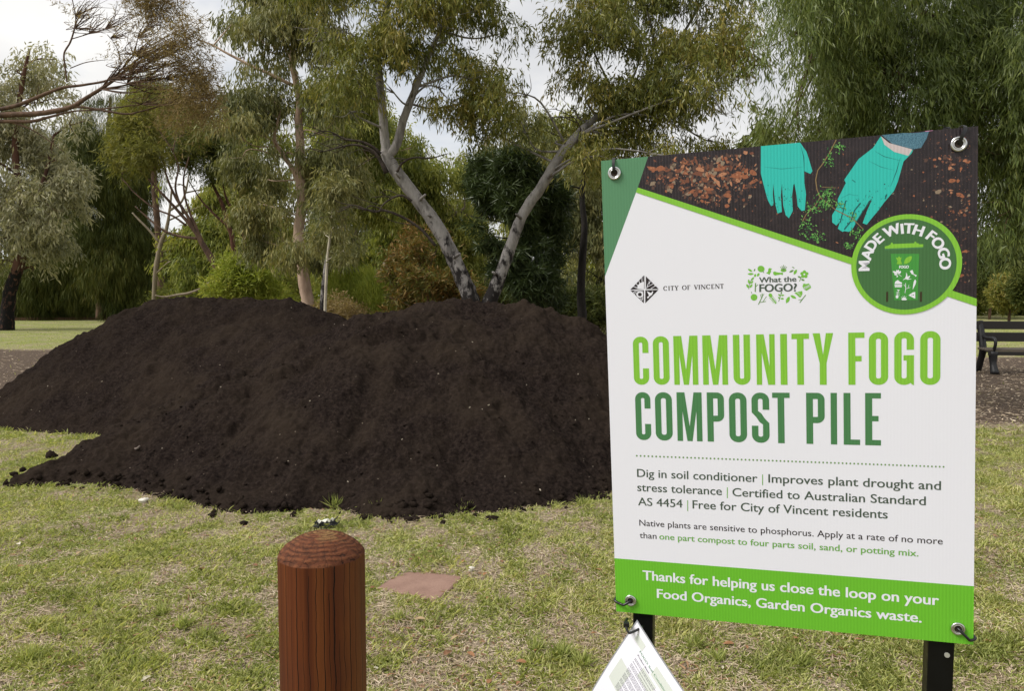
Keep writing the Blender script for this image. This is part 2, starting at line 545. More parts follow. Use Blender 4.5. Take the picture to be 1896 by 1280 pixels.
for (px, py) in [(60, 764), (75, 767), (372, 684), (408, 681), (410, 723), (90, 720), (190, 712), (135, 816), (302, 838), (620, 605), (637, 607), (592, 740), (575, 750), (535, 862), (810, 870), (893, 765), (1065, 785), (1070, 700), (905, 757), (870, 763), (645, 900), (540, 575), (1000, 915), (935, 890), (745, 822), (812, 700), (875, 640), (1090, 783), (975, 720)]:
    q = heap_hit(px, py); a = rng.uniform(0, 3.14); s = rng.uniform(0.003, 0.009)
    mb.box((-s, -s * .35, -.003), (s, s * .35, .004), 0, Matrix.Translation(q + Vector((0, -.015, .03))) @ Matrix.Rotation(a, 4, 'Z') @ Matrix.Rotation(rng.uniform(-.6, .6), 4, 'Y'))
setp(mb.build('pale_chips', chip, hf, False), kind='stuff')
stick = mat('dry_stick', (0.15, 0.12, 0.10), 0.9)
for pts, lab in (([(160, 823), (166, 815), (172, 806)], 'short grey stick poking up from the foot of the left heap'), ([(248, 834), (254, 831), (259, 826)], 'tiny pale twig on the low left tongue of the nearer heap')):
    q = heap_hit(*pts[1]); P = [at(a, b, q.y - .03) for a, b in pts]
    P[0] = heap_hit(*pts[0]) + Vector((0, 0, .0))
    mb = MB(); mb.tube(P, [0.012, 0.011, 0.006], 6); setp(mb.build('stick', stick), lab, 'stick')
for (px, py, r, lab) in ((95, 850, 0.045, 'round dark compost clod lying alone on the grass left of the heaps'), (732, 952, 0.027, 'small compost clod on the grass just in front of the nearer heap'),
                         (652, 938, .05, 'dark clod at the heap foot straight behind the wooden bollard'), (618, 936, .035, 'smaller dark clod at the heap foot, left neighbour of a bigger one')):
    q = gnd(px, py); mb = MB(); lump(mb, (q.x, q.y, r * .7), r, rng, lev=3); setp(mb.build('soil_clod', soil), lab, 'soil clod')
stone = mat('white_stone', (0.62, 0.58, 0.5), 0.7)
for (px, py, r, lab) in ((265, 932, 0.03, 'white pebble at the front foot of the nearer heap'), (874, 1058, .017, 'cream pebble in the grass beside the terracotta cover plate')):
    q = gnd(px, py); mb = MB(); lump(mb, (q.x, q.y, r * .6), r, rng, squash=.75, lev=3); setp(mb.build('pebble', stone), lab, 'pebble')

# ------------------------------------------------------------------ ground
def green_mask(X, Y):
    a = fbm(X * 1.6, Y * 1.2, 301, 4, 0.6)
    b = fbm(X * 8.0, Y * 6.0, 333, 3, 0.65)
    g = 0.16 + 0.84 * smoothstep(0.40, 0.60, a * 0.36 + b * 0.64)
    g = np.maximum(g, 0.45 * smoothstep(19, 23, Y))
    return g * (1 - mulch_mask(X, Y))

def mulch_mask(X, Y):
    w = 1.6 * (fbm(X * 0.5, Y * 0.5, 401, 4, 0.6) - 0.5)
    wf = 0.7 * (fbm(X * 2.5, Y * 2.5, 411, 3, 0.6) - 0.5)
    left = smoothstep(10.2, 12.0, Y + w + wf) * (1 - smoothstep(19, 22, Y + 2 * w)) * (1 - smoothstep(-5.0, -4.0, X + w))
    right = smoothstep(7.6, 10.0, Y + w + wf) * (1 - smoothstep(17, 19.5, Y + w)) * smoothstep(2.0, 3.6, X + w)
    mid = smoothstep(10.5, 12.0, Y + w) * (1 - smoothstep(40, 46, Y)) * smoothstep(-6.5, -5, X + w) * (1 - smoothstep(7, 9, X + w))
    far = smoothstep(46, 49, Y + w)
    rside = 1 - smoothstep(60, 70, Y)
    return np.clip(np.maximum.reduce([left, right, mid, far * (1 - smoothstep(2, 14, X))]), 0, 1)

def gz(X, Y):
    return 0.018 * (fbm(X * 1.7, Y * 1.7, 501, 3) - 0.5) + 0.010 * (fbm(X * 9, Y * 9, 511, 2) - 0.5)

def spaced(a, b, s0, grow):
    out, x, s = [a], a, s0
    while x < b: x += s; s *= grow; out.append(x)
    return np.array(out)
xr = spaced(0, 420, 0.035, 1.022); xs = np.concatenate([-xr[::-1], xr[1:]])
ys = np.concatenate([-spaced(0, 420, 0.3, 1.18)[::-1] + 1.5, spaced(1.5, 520, 0.035, 1.0145)[1:]])
X, Y = np.meshgrid(xs, ys)
Z = gz(X, Y) * np.clip(1 - np.abs(Y) / 60, 0, 1)
nx, ny = len(xs), len(ys)
I = np.arange(nx * ny).reshape(ny, nx)
Fq = np.stack([I[:-1, :-1], I[:-1, 1:], I[1:, 1:], I[1:, :-1]], -1).reshape(-1, 4)
me = bpy.data.meshes.new('lawn')
me.vertices.add(nx * ny); me.vertices.foreach_set('co', np.stack([X, Y, Z], -1).astype(np.float32).ravel())
me.loops.add(Fq.size); me.loops.foreach_set('vertex_index', Fq.astype(np.int32).ravel())
me.polygons.add(len(Fq)); me.polygons.foreach_set('loop_start', np.arange(0, Fq.size, 4, dtype=np.int32))
me.update(calc_edges=True)
for nm, fn in (('green', green_mask), ('mulch', mulch_mask)):
    a = me.attributes.new(nm, 'FLOAT', 'POINT'); a.data.foreach_set('value', fn(X, Y).astype(np.float32).ravel())
gm = mat('lawn', (0.2, 0.2, 0.1), 0.95, 0, 0.1)
t = NT(gm); p = t.pos()
fa = t.n('Attribute', attribute_name='green').outputs['Fac']; fm = t.n('Attribute', attribute_name='mulch').outputs['Fac']
n1 = t.noise(p, 70, 5, 0.7); n2 = t.noise(p, 14, 4, 0.6); n3 = t.noise(p, 230, 3, 0.7)
straw = t.ramp(n1, [(0.3, (0.19, 0.135, 0.10)), (0.5, (0.37, 0.29, 0.215)), (0.7, (0.54, 0.44, 0.335))])
grs = t.ramp(n1, [(0.3, (0.12, 0.135, 0.042)), (0.52, (0.26, 0.28, 0.095)), (0.75, (0.42, 0.41, 0.17))])
mul = t.ramp(n1, [(0.32, (0.045, 0.032, 0.024)), (0.52, (0.12, 0.088, 0.066)), (0.72, (0.28, 0.22, 0.165))])
c = t.mix(t.ramp(t.math('ADD', t.math('MULTIPLY', fa, 0.75), t.math('MULTIPLY', n2, 0.35)), [(0.3, 0.0), (0.7, 1.0)]), straw, grs)
c = t.mix(t.ramp(t.math('ADD', t.math('MULTIPLY', fm, 0.9), t.math('MULTIPLY', t.math('SUBTRACT', n2, 0.5), 0.9)), [(0.35, 0.0), (0.6, 1.0)]), c, mul)
t.col(c); t.bump(t.math('ADD', n1, n3), 0.8, 0.02)
me.materials.append(gm)
setp(link('lawn', me), kind='structure')

SLAB0 = [gnd(*q) for q in ((697, 1092), (752, 1063), (858, 1071), (806, 1117))]
SLAB = SLAB0
cs_ = sum(SLAB0, Vector()) / 4
SLAB_IN = [cs_ + (q_ - cs_) * .97 for q_ in SLAB0]
def in_slab(x, y):
    r = np.ones(len(x), bool)
    for i in range(4):
        a, b = SLAB_IN[i], SLAB_IN[(i + 1) % 4]
        r &= ((b.x - a.x) * (y - a.y) - (b.y - a.y) * (x - a.x)) < 0.0
    return r

def blades(name, n, y0, y1, seed, hgt, wid, m, dens, lean=0.7, flat=False, xm=1.0, dens_pow=1.0, curve=0.35):
    rng = np.random.default_rng(seed)
    y = y0 * (y1 / y0) ** (rng.random(n) ** dens_pow)
    half = y * 0.70 * xm + 0.4
    x = rng.uniform(-1, 1, n) * half
    keep = rng.random(n) < dens(x, y)
    x, y = x[keep], y[keep]
    h = np.maximum(front_h(x[None], y[None])[0], back_h(x[None], y[None])[0])
    keep = (h < -0.02 + 0.05 * rng.random(len(x))) & ~in_slab(x, y)
    x, y = x[keep], y[keep]
    n = len(x)
    z = gz(x, y)
    a = rng.random(n) * 6.283
    cl = fbm(x * 6, y * 6, seed + 3, 2)
    hh = hgt * (0.45 + 0.6 * rng.random(n) + 1.5 * (cl - 0.42))
    hh = np.clip(hh, hgt * .3, hgt * 2)
    if flat: el = rng.normal(size=n) * 0.16
    else: el = np.arccos(np.clip(rng.random(n) ** lean, 0.0, 1))  # tilt from the vertical
    if flat: d = np.stack([np.cos(a) * np.cos(el), np.sin(a) * np.cos(el), np.abs(np.sin(el))], -1)
    else: d = np.stack([np.cos(a) * np.sin(el), np.sin(a) * np.sin(el), np.cos(el)], -1)
    s = np.stack([-np.sin(a), np.cos(a), np.zeros(n)], -1)
    s = nrm(s + rng.normal(size=(n, 3)) * 0.3)
    w = (wid * (0.6 + 0.8 * rng.random(n)))[:, None]
    b = np.stack([x, y, z + (0.004 + 0.012 * rng.random(n) if flat else 0)], -1)
    L = hh[:, None]
    V = np.empty((n, 5, 3))
    V[:, 0] = b - s * w * .5; V[:, 1] = b + s * w * .5
    mid = b + d * L * .55
    V[:, 2] = mid + s * w * .42
    tip = b + d * L; hor = np.stack([np.cos(a), np.sin(a), np.zeros(n)], -1)
    tip = tip + hor * L * curve * .5; tip[:, 2] -= (L[:, 0] * curve * .4)
    tip[:, 2] = np.maximum(tip[:, 2], z + 0.002)
    V[:, 3] = tip; V[:, 4] = mid - s * w * .42
    var = 0.5 * fbm(x * 3, y * 3, seed + 9, 3) + 0.55 * rng.random(n) - 0.02
    return quad_mesh(name, V.reshape(-1, 3), var, m, None, 5)

grass_m = leaf_mat('grass_blade', [(0.12, 0.145, 0.035), (0.22, 0.25, 0.075), (0.33, 0.35, 0.12), (0.46, 0.44, 0.19), (0.58, 0.51, 0.31)], 0.35, 0.55, 0.3, k=1.3)
dry_m = leaf_mat('dry_thatch', [(0.16, 0.11, 0.08), (0.34, 0.26, 0.185), (0.48, 0.39, 0.285), (0.60, 0.52, 0.40)], 0.1, 0.7, 0.2, k=1.2)
near_d = lambda x, y: np.clip(green_mask(x, y) * 1.0 + 0.07, 0, 1) * (1 - 0.9 * mulch_mask(x, y))
setp(blades('grass', 420000, 2.3, 8.5, 11, 0.042, 0.0048, grass_m, near_d), 'short patchy green lawn grass in front of the heaps', 'grass', kind='stuff')
setp(blades('dry_thatch', 190000, 2.3, 9.0, 12, 0.034, 0.0032, dry_m, lambda x, y: np.clip(1.0 - 0.65 * green_mask(x, y), 0, 1) * (1 - .5 * mulch_mask(x, y)), flat=True, curve=.15), 'dry straw coloured thatch lying between the grass tufts', 'thatch', kind='stuff')
setp(blades('far_grass', 120000, 7.5, 46, 13, 0.06, 0.012, grass_m, near_d, xm=1.15), 'short lawn grass farther back around the heaps', 'grass', kind='stuff')
setp(blades('bark_litter', 60000, 6.5, 22, 14, 0.07, 0.012, dry_m, lambda x, y: mulch_mask(x, y) * np.clip(0.6 * smoothstep(2, 4, x) + 0.35, 0, 1), flat=True, xm=1.1, curve=.1), 'strips of bark and dry litter on the bare earth', 'litter', kind='stuff')

rg = np.random.default_rng(88)
for (px, py, n_, sz) in ((1040, 1220, 130, .085), (995, 1205, 90, .07), (1080, 1235, 90, .08), (340, 1165, 100, .075), (300, 1140, 80, .07), (380, 1180, 80, .07), (60, 1225, 120, .08), (110, 1180, 70, .065), (1290, 1200, 90, .075), (1330, 1225, 70, .07), (740, 1150, 70, .06), (1480, 1230, 70, .07), (255, 1240, 60, .06), (620, 940, 60, .11), (700, 945, 40, .09), (1080, 938, 50, .1), (860, 948, 40, .09), (490, 935, 40, .08), (330, 945, 40, .08), (1840, 1120, 60, .07), (470, 1100, 60, .06), (930, 1120, 60, .055)):
    q_ = gnd(px, py); a_ = rg.random(n_) * 6.283; tl = rg.uniform(.15, 1.15, n_)
    d_ = np.stack([np.cos(a_) * np.sin(tl), np.sin(a_) * np.sin(tl), np.cos(tl)], -1)
    ps = np.array(q_) + rg.normal(size=(n_, 3)) * np.array([.016, .016, 0])
    tuft = quad_mesh('grass_tuft', leaf_quads(ps, d_, rg.uniform(.6, 1.2, n_) * sz, rg.uniform(.004, .0075, n_), rg), rg.random(n_) * .62, grass_m)
    setp(tuft, 'taller fresh green grass tuft standing out of the patchy lawn', 'grass tuft', 'taller grass tufts on the lawn')
litter_m = leaf_mat('leaf_litter', [(0.10, 0.05, 0.03), (0.20, 0.11, 0.065), (0.32, 0.19, 0.11), (0.46, 0.34, 0.22)], 0.1, 0.7, 0.2)
setp(blades('leaf_litter', 15000, 2.3, 9.0, 15, 0.028, 0.009, litter_m, lambda x, y: np.clip(0.25 + .9 * smoothstep(.45, .7, fbm(x * 2.2, y * 2.2, 71, 3)), 0, 1), flat=True, curve=.2), 'small brown bits of leaf and bark strewn through the grass', 'litter', kind='stuff')
mb = MB(); P_ = [Vector((x_, 46.5 + 1.2 * math.sin(x_ * .21), 0.03)) for x_ in np.arange(-48, 4, 1.5)]
mb.tube(P_, [.16] * len(P_), 8); edg = mb.build('garden_edging', mat('red_mulch', (0.20, 0.105, 0.065), .95)); setp(edg, kind='structure')
# taller tufts crowding the heap's front foot
# terracotta cover plate
terra = mat('terracotta', (0.20, 0.105, 0.078), 0.85, 0, 0.2)
t = NT(terra); p = t.pos(); n1 = t.noise(p, 9, 5, 0.6); n2 = t.noise(p, 220, 3, 0.7)
t.col(t.mix(0.5, t.ramp(n1, [(0.35, (0.20, 0.118, 0.09)), (0.65, (0.31, 0.195, 0.15))]), t.ramp(n2, [(0.35, (0.18, 0.11, 0.084)), (0.7, (0.34, 0.215, 0.17))])))
t.bump(n2, 0.3, 0.003)
mb = MB()
q = SLAB
irr = [q[0], q[0].lerp(q[1], .4) + Vector((-.008, .012, 0)), q[1], q[1].lerp(q[2], .45) + Vector((0, .02, 0)), q[2], q[2].lerp(q[3], .5) + Vector((.006, -.006, 0)), q[3], q[3].lerp(q[0], .35) + Vector((0, .012, 0)), q[3].lerp(q[0], .7) + Vector((0, -.008, 0))]
k = len(irr)
vs = [(a.x, a.y, -0.03) for a in irr] + [(a.x, a.y, 0.006) for a in irr] + [(a.x * .96 + sum(b.x for b in irr) / k * .04, a.y * .96 + sum(b.y for b in irr) / k * .04, 0.011) for a in irr]
fs = [(i, (i + 1) % k, k + (i + 1) % k, k + i) for i in range(k)] + [(k + i, k + (i + 1) % k, 2 * k + (i + 1) % k, 2 * k + i) for i in range(k)] + [tuple(range(2 * k, 3 * k))]
fs = [f[::-1] for f in fs]
mb.add(vs, fs)
setp(mb.build('cover_plate', terra), 'flat terracotta coloured cover plate sunk in the grass right of the wooden bollard', 'cover plate')

# fallen leaves
lf_mats = [leaf_mat('fallen_leaf_%s' % k, c, 0.15, 0.6, 0.3) for k, c in (('tan', [(0.36, 0.25, 0.14), (0.46, 0.34, 0.20)]), ('brown', [(0.17, 0.085, 0.045), (0.25, 0.13, 0.07)]), ('rust', [(0.26, 0.12, 0.055), (0.36, 0.19, 0.10)]), ('cream', [(0.50, 0.45, 0.34), (0.6, 0.55, 0.44)]))]
def fallen(px, py, Lm, ang, m, label, grp=None, asp=0.36):
    q = gnd(px, py); rg = np.random.default_rng(int(px * 7 + py))
    me_ = MB(); K = 7; vs = []
    cup = rg.uniform(0.1, 0.3)
    for i in range(K):
        tt = i / (K - 1); w = Lm * asp * .5 * math.sin(math.pi * tt ** 0.85) ** 0.8 + 0.0006
        zc = 0.016 + 0.10 * Lm * math.sin(3 * tt + rg.uniform(0, .6))
        for sgn in (-1, 0, 1):
            vs.append((tt * Lm - Lm / 2, sgn * w + 0.06 * Lm * math.sin(2.4 * tt), zc + abs(sgn) * w * cup * (1 if sgn > 0 else 1.4)))
    fs = [(i * 3 + j, (i + 1) * 3 + j, (i + 1) * 3 + j + 1, i * 3 + j + 1) for i in range(K - 1) for j in (0, 1)]
    M = Matrix.Translation((q.x, q.y, 0)) @ Matrix.Rotation(ang, 4, 'Z') @ Matrix.Rotation(rg.uniform(-.25, .25), 4, 'X')
    me_.add([(M @ Vector(v))[:] for v in vs], fs, 0, True)
    o = me_.build('fallen_leaf', lf_mats[m])
    a = o.data.attributes.new('var', 'FLOAT', 'POINT'); a.data.foreach_set('value', rg.random(len(vs)).astype(np.float32))
    return setp(o, label, 'leaf', grp)
G_ = 'dry leaves scattered on the lawn'
fallen(850, 1190, 0.085, 0.7, 0, 'large tan dry leaf right of the bollard, biggest leaf on the lawn', G_)
fallen(374, 1062, 0.06, 0.1, 1, 'dark brown oval leaf left of the bollard top', G_, .6)
fallen(828, 1217, 0.05, 0.9, 1, 'curled brown leaf just below the large tan leaf', G_, .5)
fallen(872, 1220, .05, -0.9, 2, 'rust brown leaf lower right of the large tan leaf', G_, .4)
fallen(966, 1234, .05, -.5, 2, 'orange brown leaf on a grass tuft in the lower middle', G_, .45)
fallen(1100, 1180, .03, .2, 2, 'small leaf beside the hanging paper notice', G_)
fallen(905, 1270, .04, 1.2, 2, 'upright rust leaf at the bottom edge below the tan leaf', G_, .5)
fallen(815, 1017, .05, .3, 1, 'thin brown leaf above the terracotta cover plate', G_, .3)
fallen(690, 1094, .035, .3, 1, 'dark leaf touching the left corner of the terracotta cover plate', G_, .5)
rg = np.random.default_rng(77)
for i in range(74):
    px, py = rg.uniform(0, 1150), 1280 - 320 * rg.random() ** 1.1
    if i % 5 == 4: px, py = rg.uniform(1215, 1890), rg.uniform(1150, 1275)
    if 500 < px < 690 or 690 < px < 865 and 1055 < py < 1125: continue
    fallen(px, py, rg.uniform(0.025, 0.055), rg.uniform(0, 3.14), int(rg.choice([0, 1, 2, 3, 0, 1, 2], 1)[0]), 'small dry leaf lying in the patchy grass', G_, rg.uniform(.25, .45))
rub = mat('black_rubber', (0.008, 0.008, 0.009), 0.5)
wht = mat('white_strip', (0.7, 0.68, 0.6), 0.6)
q = gnd(603, 980); mb = MB(); rgs = np.random.default_rng(6)
for k_, (z0, dy_, m_) in enumerate(((.012, 0.0, 0), (.030, .012, 0), (.046, -.006, 1))):    # torn, creased flaps
    N_ = 9; half_ = (.085, .07, .05)[k_]; rows = []
    for i_ in range(N_):
        x_ = -half_ + 2 * half_ * i_ / (N_ - 1); zz = z0 + rgs.uniform(-.010, .014) + .03 * max(x_, 0) / .085
        rows.append([q + Vector((x_, dy_ - (.028, .02, .007)[k_] + rgs.uniform(-.008, .008), zz)), q + Vector((x_ + .006, dy_ + (.028, .02, .007)[k_] + rgs.uniform(-.008, .008), zz + rgs.uniform(-.004, .022)))])
    vs = [v_ for rw in rows for v_ in rw] + [v_ - Vector((0, 0, .004)) for rw in rows for v_ in rw]
    M_ = 2 * N_
    fs = [(2 * i_, 2 * i_ + 2, 2 * i_ + 3, 2 * i_ + 1) for i_ in range(N_ - 1)] + [(M_ + 2 * i_ + 1, M_ + 2 * i_ + 3, M_ + 2 * i_ + 2, M_ + 2 * i_) for i_ in range(N_ - 1)] + [(2 * i_, M_ + 2 * i_, M_ + 2 * i_ + 2, 2 * i_ + 2) for i_ in range(N_ - 1)] + [(2 * i_ + 1, 2 * i_ + 3, M_ + 2 * i_ + 3, M_ + 2 * i_ + 1) for i_ in range(N_ - 1)]
    mb.add([tuple(v_) for v_ in vs], fs, m_)
mb.tube([q + Vector((-.04, .01, .0)), q + Vector((-.02, .0, .05))], .005, 6, 0)
setp(mb.build('plastic_scrap', [rub, wht]), 'crumpled black plastic scrap with a white strip, on the grass behind the bollard', 'litter')

# ------------------------------------------------------------------ wooden bollard
BX, BY = (592 - CX) / F_PX * 1.70, 1.68
rimz = at(592, 1024, 1.68).z
wood = mat('stained_wood', (0.12, 0.04, 0.02), 0.6, 0, 0.18)
t = NT(wood); p = t.obj()
g1 = t.noise(p, 60, 4, 0.6, (1, 1, 0.018)); g2 = t.noise(p, 16, 3, 0.5, (1, 1, 0.03)); g3 = t.noise(p, 7, 4, 0.55, (1, 1, .45))
c = t.ramp(g1, [(0.28, (0.058, 0.0140, 0.0045)), (0.5, (0.098, 0.0250, 0.0070)), (0.75, (0.150, 0.043, 0.0110))])
c = t.mix(t.ramp(g2, [(0.54, 0.0), (0.74, 0.6)]), c, (0.19, 0.070, 0.017))
c = t.mix(t.ramp(g3, [(0.45, 0.0), (0.72, 0.6)]), c, (0.058, 0.019, 0.012))
sepw = t.n('SeparateXYZ'); t.l(p, sepw.inputs[0])
angw = t.math('ARCTAN2', sepw.outputs['Y'], sepw.outputs['X'])
wand = t.math('MULTIPLY', t.math('SUBTRACT', t.noise(p, 9, 4, 0.6, (.15, .15, 1)), 0.5), 0.16)
crk = None
for i_, (fx, wd_, z0, z1) in enumerate(((-.80, .010, 0, .95), (-.55, .014, 0, 1.1), (-.30, .009, .2, .9), (-.13, .012, 0, 1.1), (.04, .014, 0, 1.1), (.16, .010, 0, .86), (.27, .020, 0, 1.1), (.50, .008, .4, .92), (.62, .012, 0, .95), (.74, .008, .3, 1.1), (.9, .012, 0, .9), (-.42, .006, .5, .8), (.38, .007, .1, .75), (-.68, .007, .2, .82))):
    th_ = math.atan2(-BY, -BX) + math.asin(fx)
    dlt = t.math('ABSOLUTE', t.math('SUBTRACT', t.math('SUBTRACT', angw, th_), t.math('MULTIPLY', wand, 0.5 + 0.25 * (i_ % 4))))
    ww_ = t.math('MULTIPLY', t.noise(p, 5 + i_, 2, .5, (.1, .1, 1)), wd_ * 1.3)
    k_ = t.math('MULTIPLY', t.math('LESS_THAN', dlt, ww_), t.math('MULTIPLY', t.math('GREATER_THAN', sepw.outputs['Z'], z0), t.math('LESS_THAN', sepw.outputs['Z'], z1)))
    crk = k_ if crk is None else t.math('MAXIMUM', crk, k_)
c = t.mix(crk, c, (0.008, 0.004, 0.003))
t.col(c)
t.bump(t.math('SUBTRACT', t.math('MULTIPLY', g1, 0.5), t.math('MULTIPLY', crk, 1.6)), 0.8, 0.004)
endg = mat('end_grain', (0.15, 0.06, 0.03), 0.8, 0, 0.2)
t = NT(endg); p = t.obj()
sep = t.n('SeparateXYZ'); t.l(p, sep.inputs[0])
rr = t.math('SQRT', t.math('ADD', t.math('POWER', sep.outputs['X'], 2.0), t.math('POWER', t.math('SUBTRACT', sep.outputs['Y'], 0.012), 2.0)))
wv = t.math('ADD', rr, t.math('MULTIPLY', t.noise(p, 22, 3, .5), 0.012))
ring = t.math('SINE', t.math('MULTIPLY', wv, 620.0))
n1 = t.noise(p, 90, 5, 0.7); n2 = t.noise(p, 26, 4, 0.6)
c = t.ramp(ring, [(0.0, (0.115, 0.037, 0.016)), (0.7, (0.165, 0.058, 0.025))])
c = t.mix(t.ramp(n1, [(0.40, 0.55), (0.52, 0.0)]), c, (0.035, 0.014, 0.008))
c = t.mix(t.math('MULTIPLY', t.ramp(n2, [(0.48, 0.0), (0.6, 0.8)]), t.ramp(rr, [(0.03, 1.0), (0.07, 0.0)])), c, (0.27, 0.16, 0.06))
an = t.math('ARCTAN2', sep.outputs['Y'], sep.outputs['X'])
rad = t.math('ABSOLUTE', t.math('SINE', t.math('ADD', t.math('MULTIPLY', an, 7.0), t.math('MULTIPLY', t.noise(p, 30, 3), 5.0))))
rck = t.math('LESS_THAN', rad, 0.045)
rg1 = t.math('MULTIPLY', t.math('LESS_THAN', ring, -0.93), t.math('GREATER_THAN', n2, 0.52))
ckm = t.math('MAXIMUM', rck, rg1)
c = t.mix(t.math('MULTIPLY', ckm, 0.75), c, (0.012, 0.005, 0.003))
t.col(c); t.bump(t.math('SUBTRACT', t.math('ADD', n1, t.math('MULTIPLY', ring, 0.12)), ckm), 0.9, 0.006)
bol = thing('wooden_bollard', 'round red brown timber bollard with a domed cracked top in the foreground', 'bollard', (BX, BY, 0))
def lathe(mb, prof, n, m=0, wob=None):
    vs = [(r * math.cos(2 * math.pi * j / n) * (wob(j) if wob else 1), r * math.sin(2 * math.pi * j / n) * (wob(j) if wob else 1), z) for r, z in prof for j in range(n)]
    fs = [(i * n + j, i * n + (j + 1) % n, (i + 1) * n + (j + 1) % n, (i + 1) * n + j) for i in range(len(prof) - 1) for j in range(n)]
    mb.add(vs, fs, m, True)
rgb_ = np.random.default_rng(3); wobs = [1 + 0.010 * math.sin(3 * k * .13) - (0.010 if k in (17, 61, 83, 120) else 0) for k in range(144)]
BR = 79 / F_PX * 1.70
mb = MB(); lathe(mb, [(BR * 1.0, -0.3), (BR, 0.3), (BR, rimz - .2), (BR, rimz - .002)], 144, 0, lambda j: wobs[j]); mb.build('post', wood, bol, False)
mb = MB(); lathe(mb, [(BR, rimz - .002), (BR * .985, rimz + .003), (BR * .86, rimz + .017), (BR * .6, rimz + .034), (BR * .35, rimz + .043), (BR * .12, rimz + .046), (0.0005, rimz + .0465)], 144, 0, lambda j: wobs[j]); mb.build('domed_top', endg, bol, False)

# ------------------------------------------------------------------ information sign
SW, SH = 0.594, 0.841
SO = Vector((0.19772, 1.39702, 0.90251))
SR = Matrix.Rotation(-0.31240, 3, 'Z') @ Matrix.Rotation(-0.035788, 3, 'Y') @ Matrix.Rotation(0.034932, 3, 'X')
SRT = SR.transposed()
def sg(px, py):
    """photo pixel -> (u, v) metres on the sign's face"""
    o = SRT @ (CAMP - SO); d = SRT @ ray(px, py)
    k = -o.y / d.y
    return (o.x + d.x * k, o.z + d.z * k)

def flute(m, strength=0.12):
    t_ = NT(m)
    sp = t_.n('SeparateXYZ'); t_.l(t_.obj(), sp.inputs[0])
    w_ = t_.math('SINE', t_.math('MULTIPLY', sp.outputs['X'], 2 * math.pi / 0.0052))
    t_.bump(w_, strength, 0.001)
    return m
def pm(name, srgb, rough=0.38, k=1.0, fl=0.12):
    lin = tuple((((x / 255 + .055) / 1.055) ** 2.4 if x > 10 else x / 255 / 12.92) * k for x in srgb)
    return flute(mat(name, lin, rough, 0, 0.4), fl)
M_white = pm('print_white', (229, 229, 240), fl=.03)
M_lime = pm('print_lime', (128, 190, 58)); M_band = pm('print_band', (104, 182, 46))
M_dgreen = pm('print_green', (70, 124, 78)); M_tri = pm('print_sage', (84, 134, 98)); M_badge = pm('print_badge', (64, 108, 62))
M_grey = pm('print_grey', (70, 84, 74)); M_ink = pm('print_ink', (38, 30, 36)); M_leafg = pm('print_leaf', (118, 184, 66)); M_leafd = pm('print_olive', (104, 144, 80))
M_txtg = pm('print_textgreen', (110, 168, 78)); M_teal = pm('print_teal', (44, 186, 176), fl=.12); M_teald = pm('print_teal_shadow', (16, 96, 96), fl=.2)
M_cuff = pm('print_cuff', (196, 184, 186)); M_bin = pm('print_bin', (66, 146, 62)); M_bindk = pm('print_wheel', (54, 46, 26))
M_soil = pm('print_soil', (44, 34, 40), fl=.35)
t = NT(M_soil); p = t.obj()
n1 = t.noise(p, 60, 6, .7); n2 = t.noise(p, 420, 3, .6)
t.col(t.mix(t.ramp(n2, [(.6, 0.0), (.72, .5)]), t.ramp(n1, [(.35, (0.012, 0.008, 0.012)), (.6, (0.026, 0.018, 0.022)), (.78, (0.075, 0.045, 0.035))]), (0.20, 0.12, 0.075)))
M_chips = [pm('print_chip_%d' % i, c_) for i, c_ in enumerate([(150, 92, 64), (118, 72, 54), (176, 122, 92), (86, 62, 54), (138, 120, 102)])]
M_denim = pm('print_denim', (66, 112, 136)); t = NT(M_denim); t.col(t.ramp(t.noise(t.obj(), 700, 3, .6), [(.35, (0.03, 0.10, 0.16)), (.65, (0.11, 0.24, 0.32))]))
M_plant = [pm('print_plant_%d' % i, c_) for i, c_ in enumerate([(74, 138, 62), (112, 172, 88), (52, 104, 56), (130, 108, 74)])]
M_floral = pm('print_floral', (190, 130, 170))
MATS = []
def mi(m):
    if m not in MATS: MATS.append(m)
    return MATS.index(m)

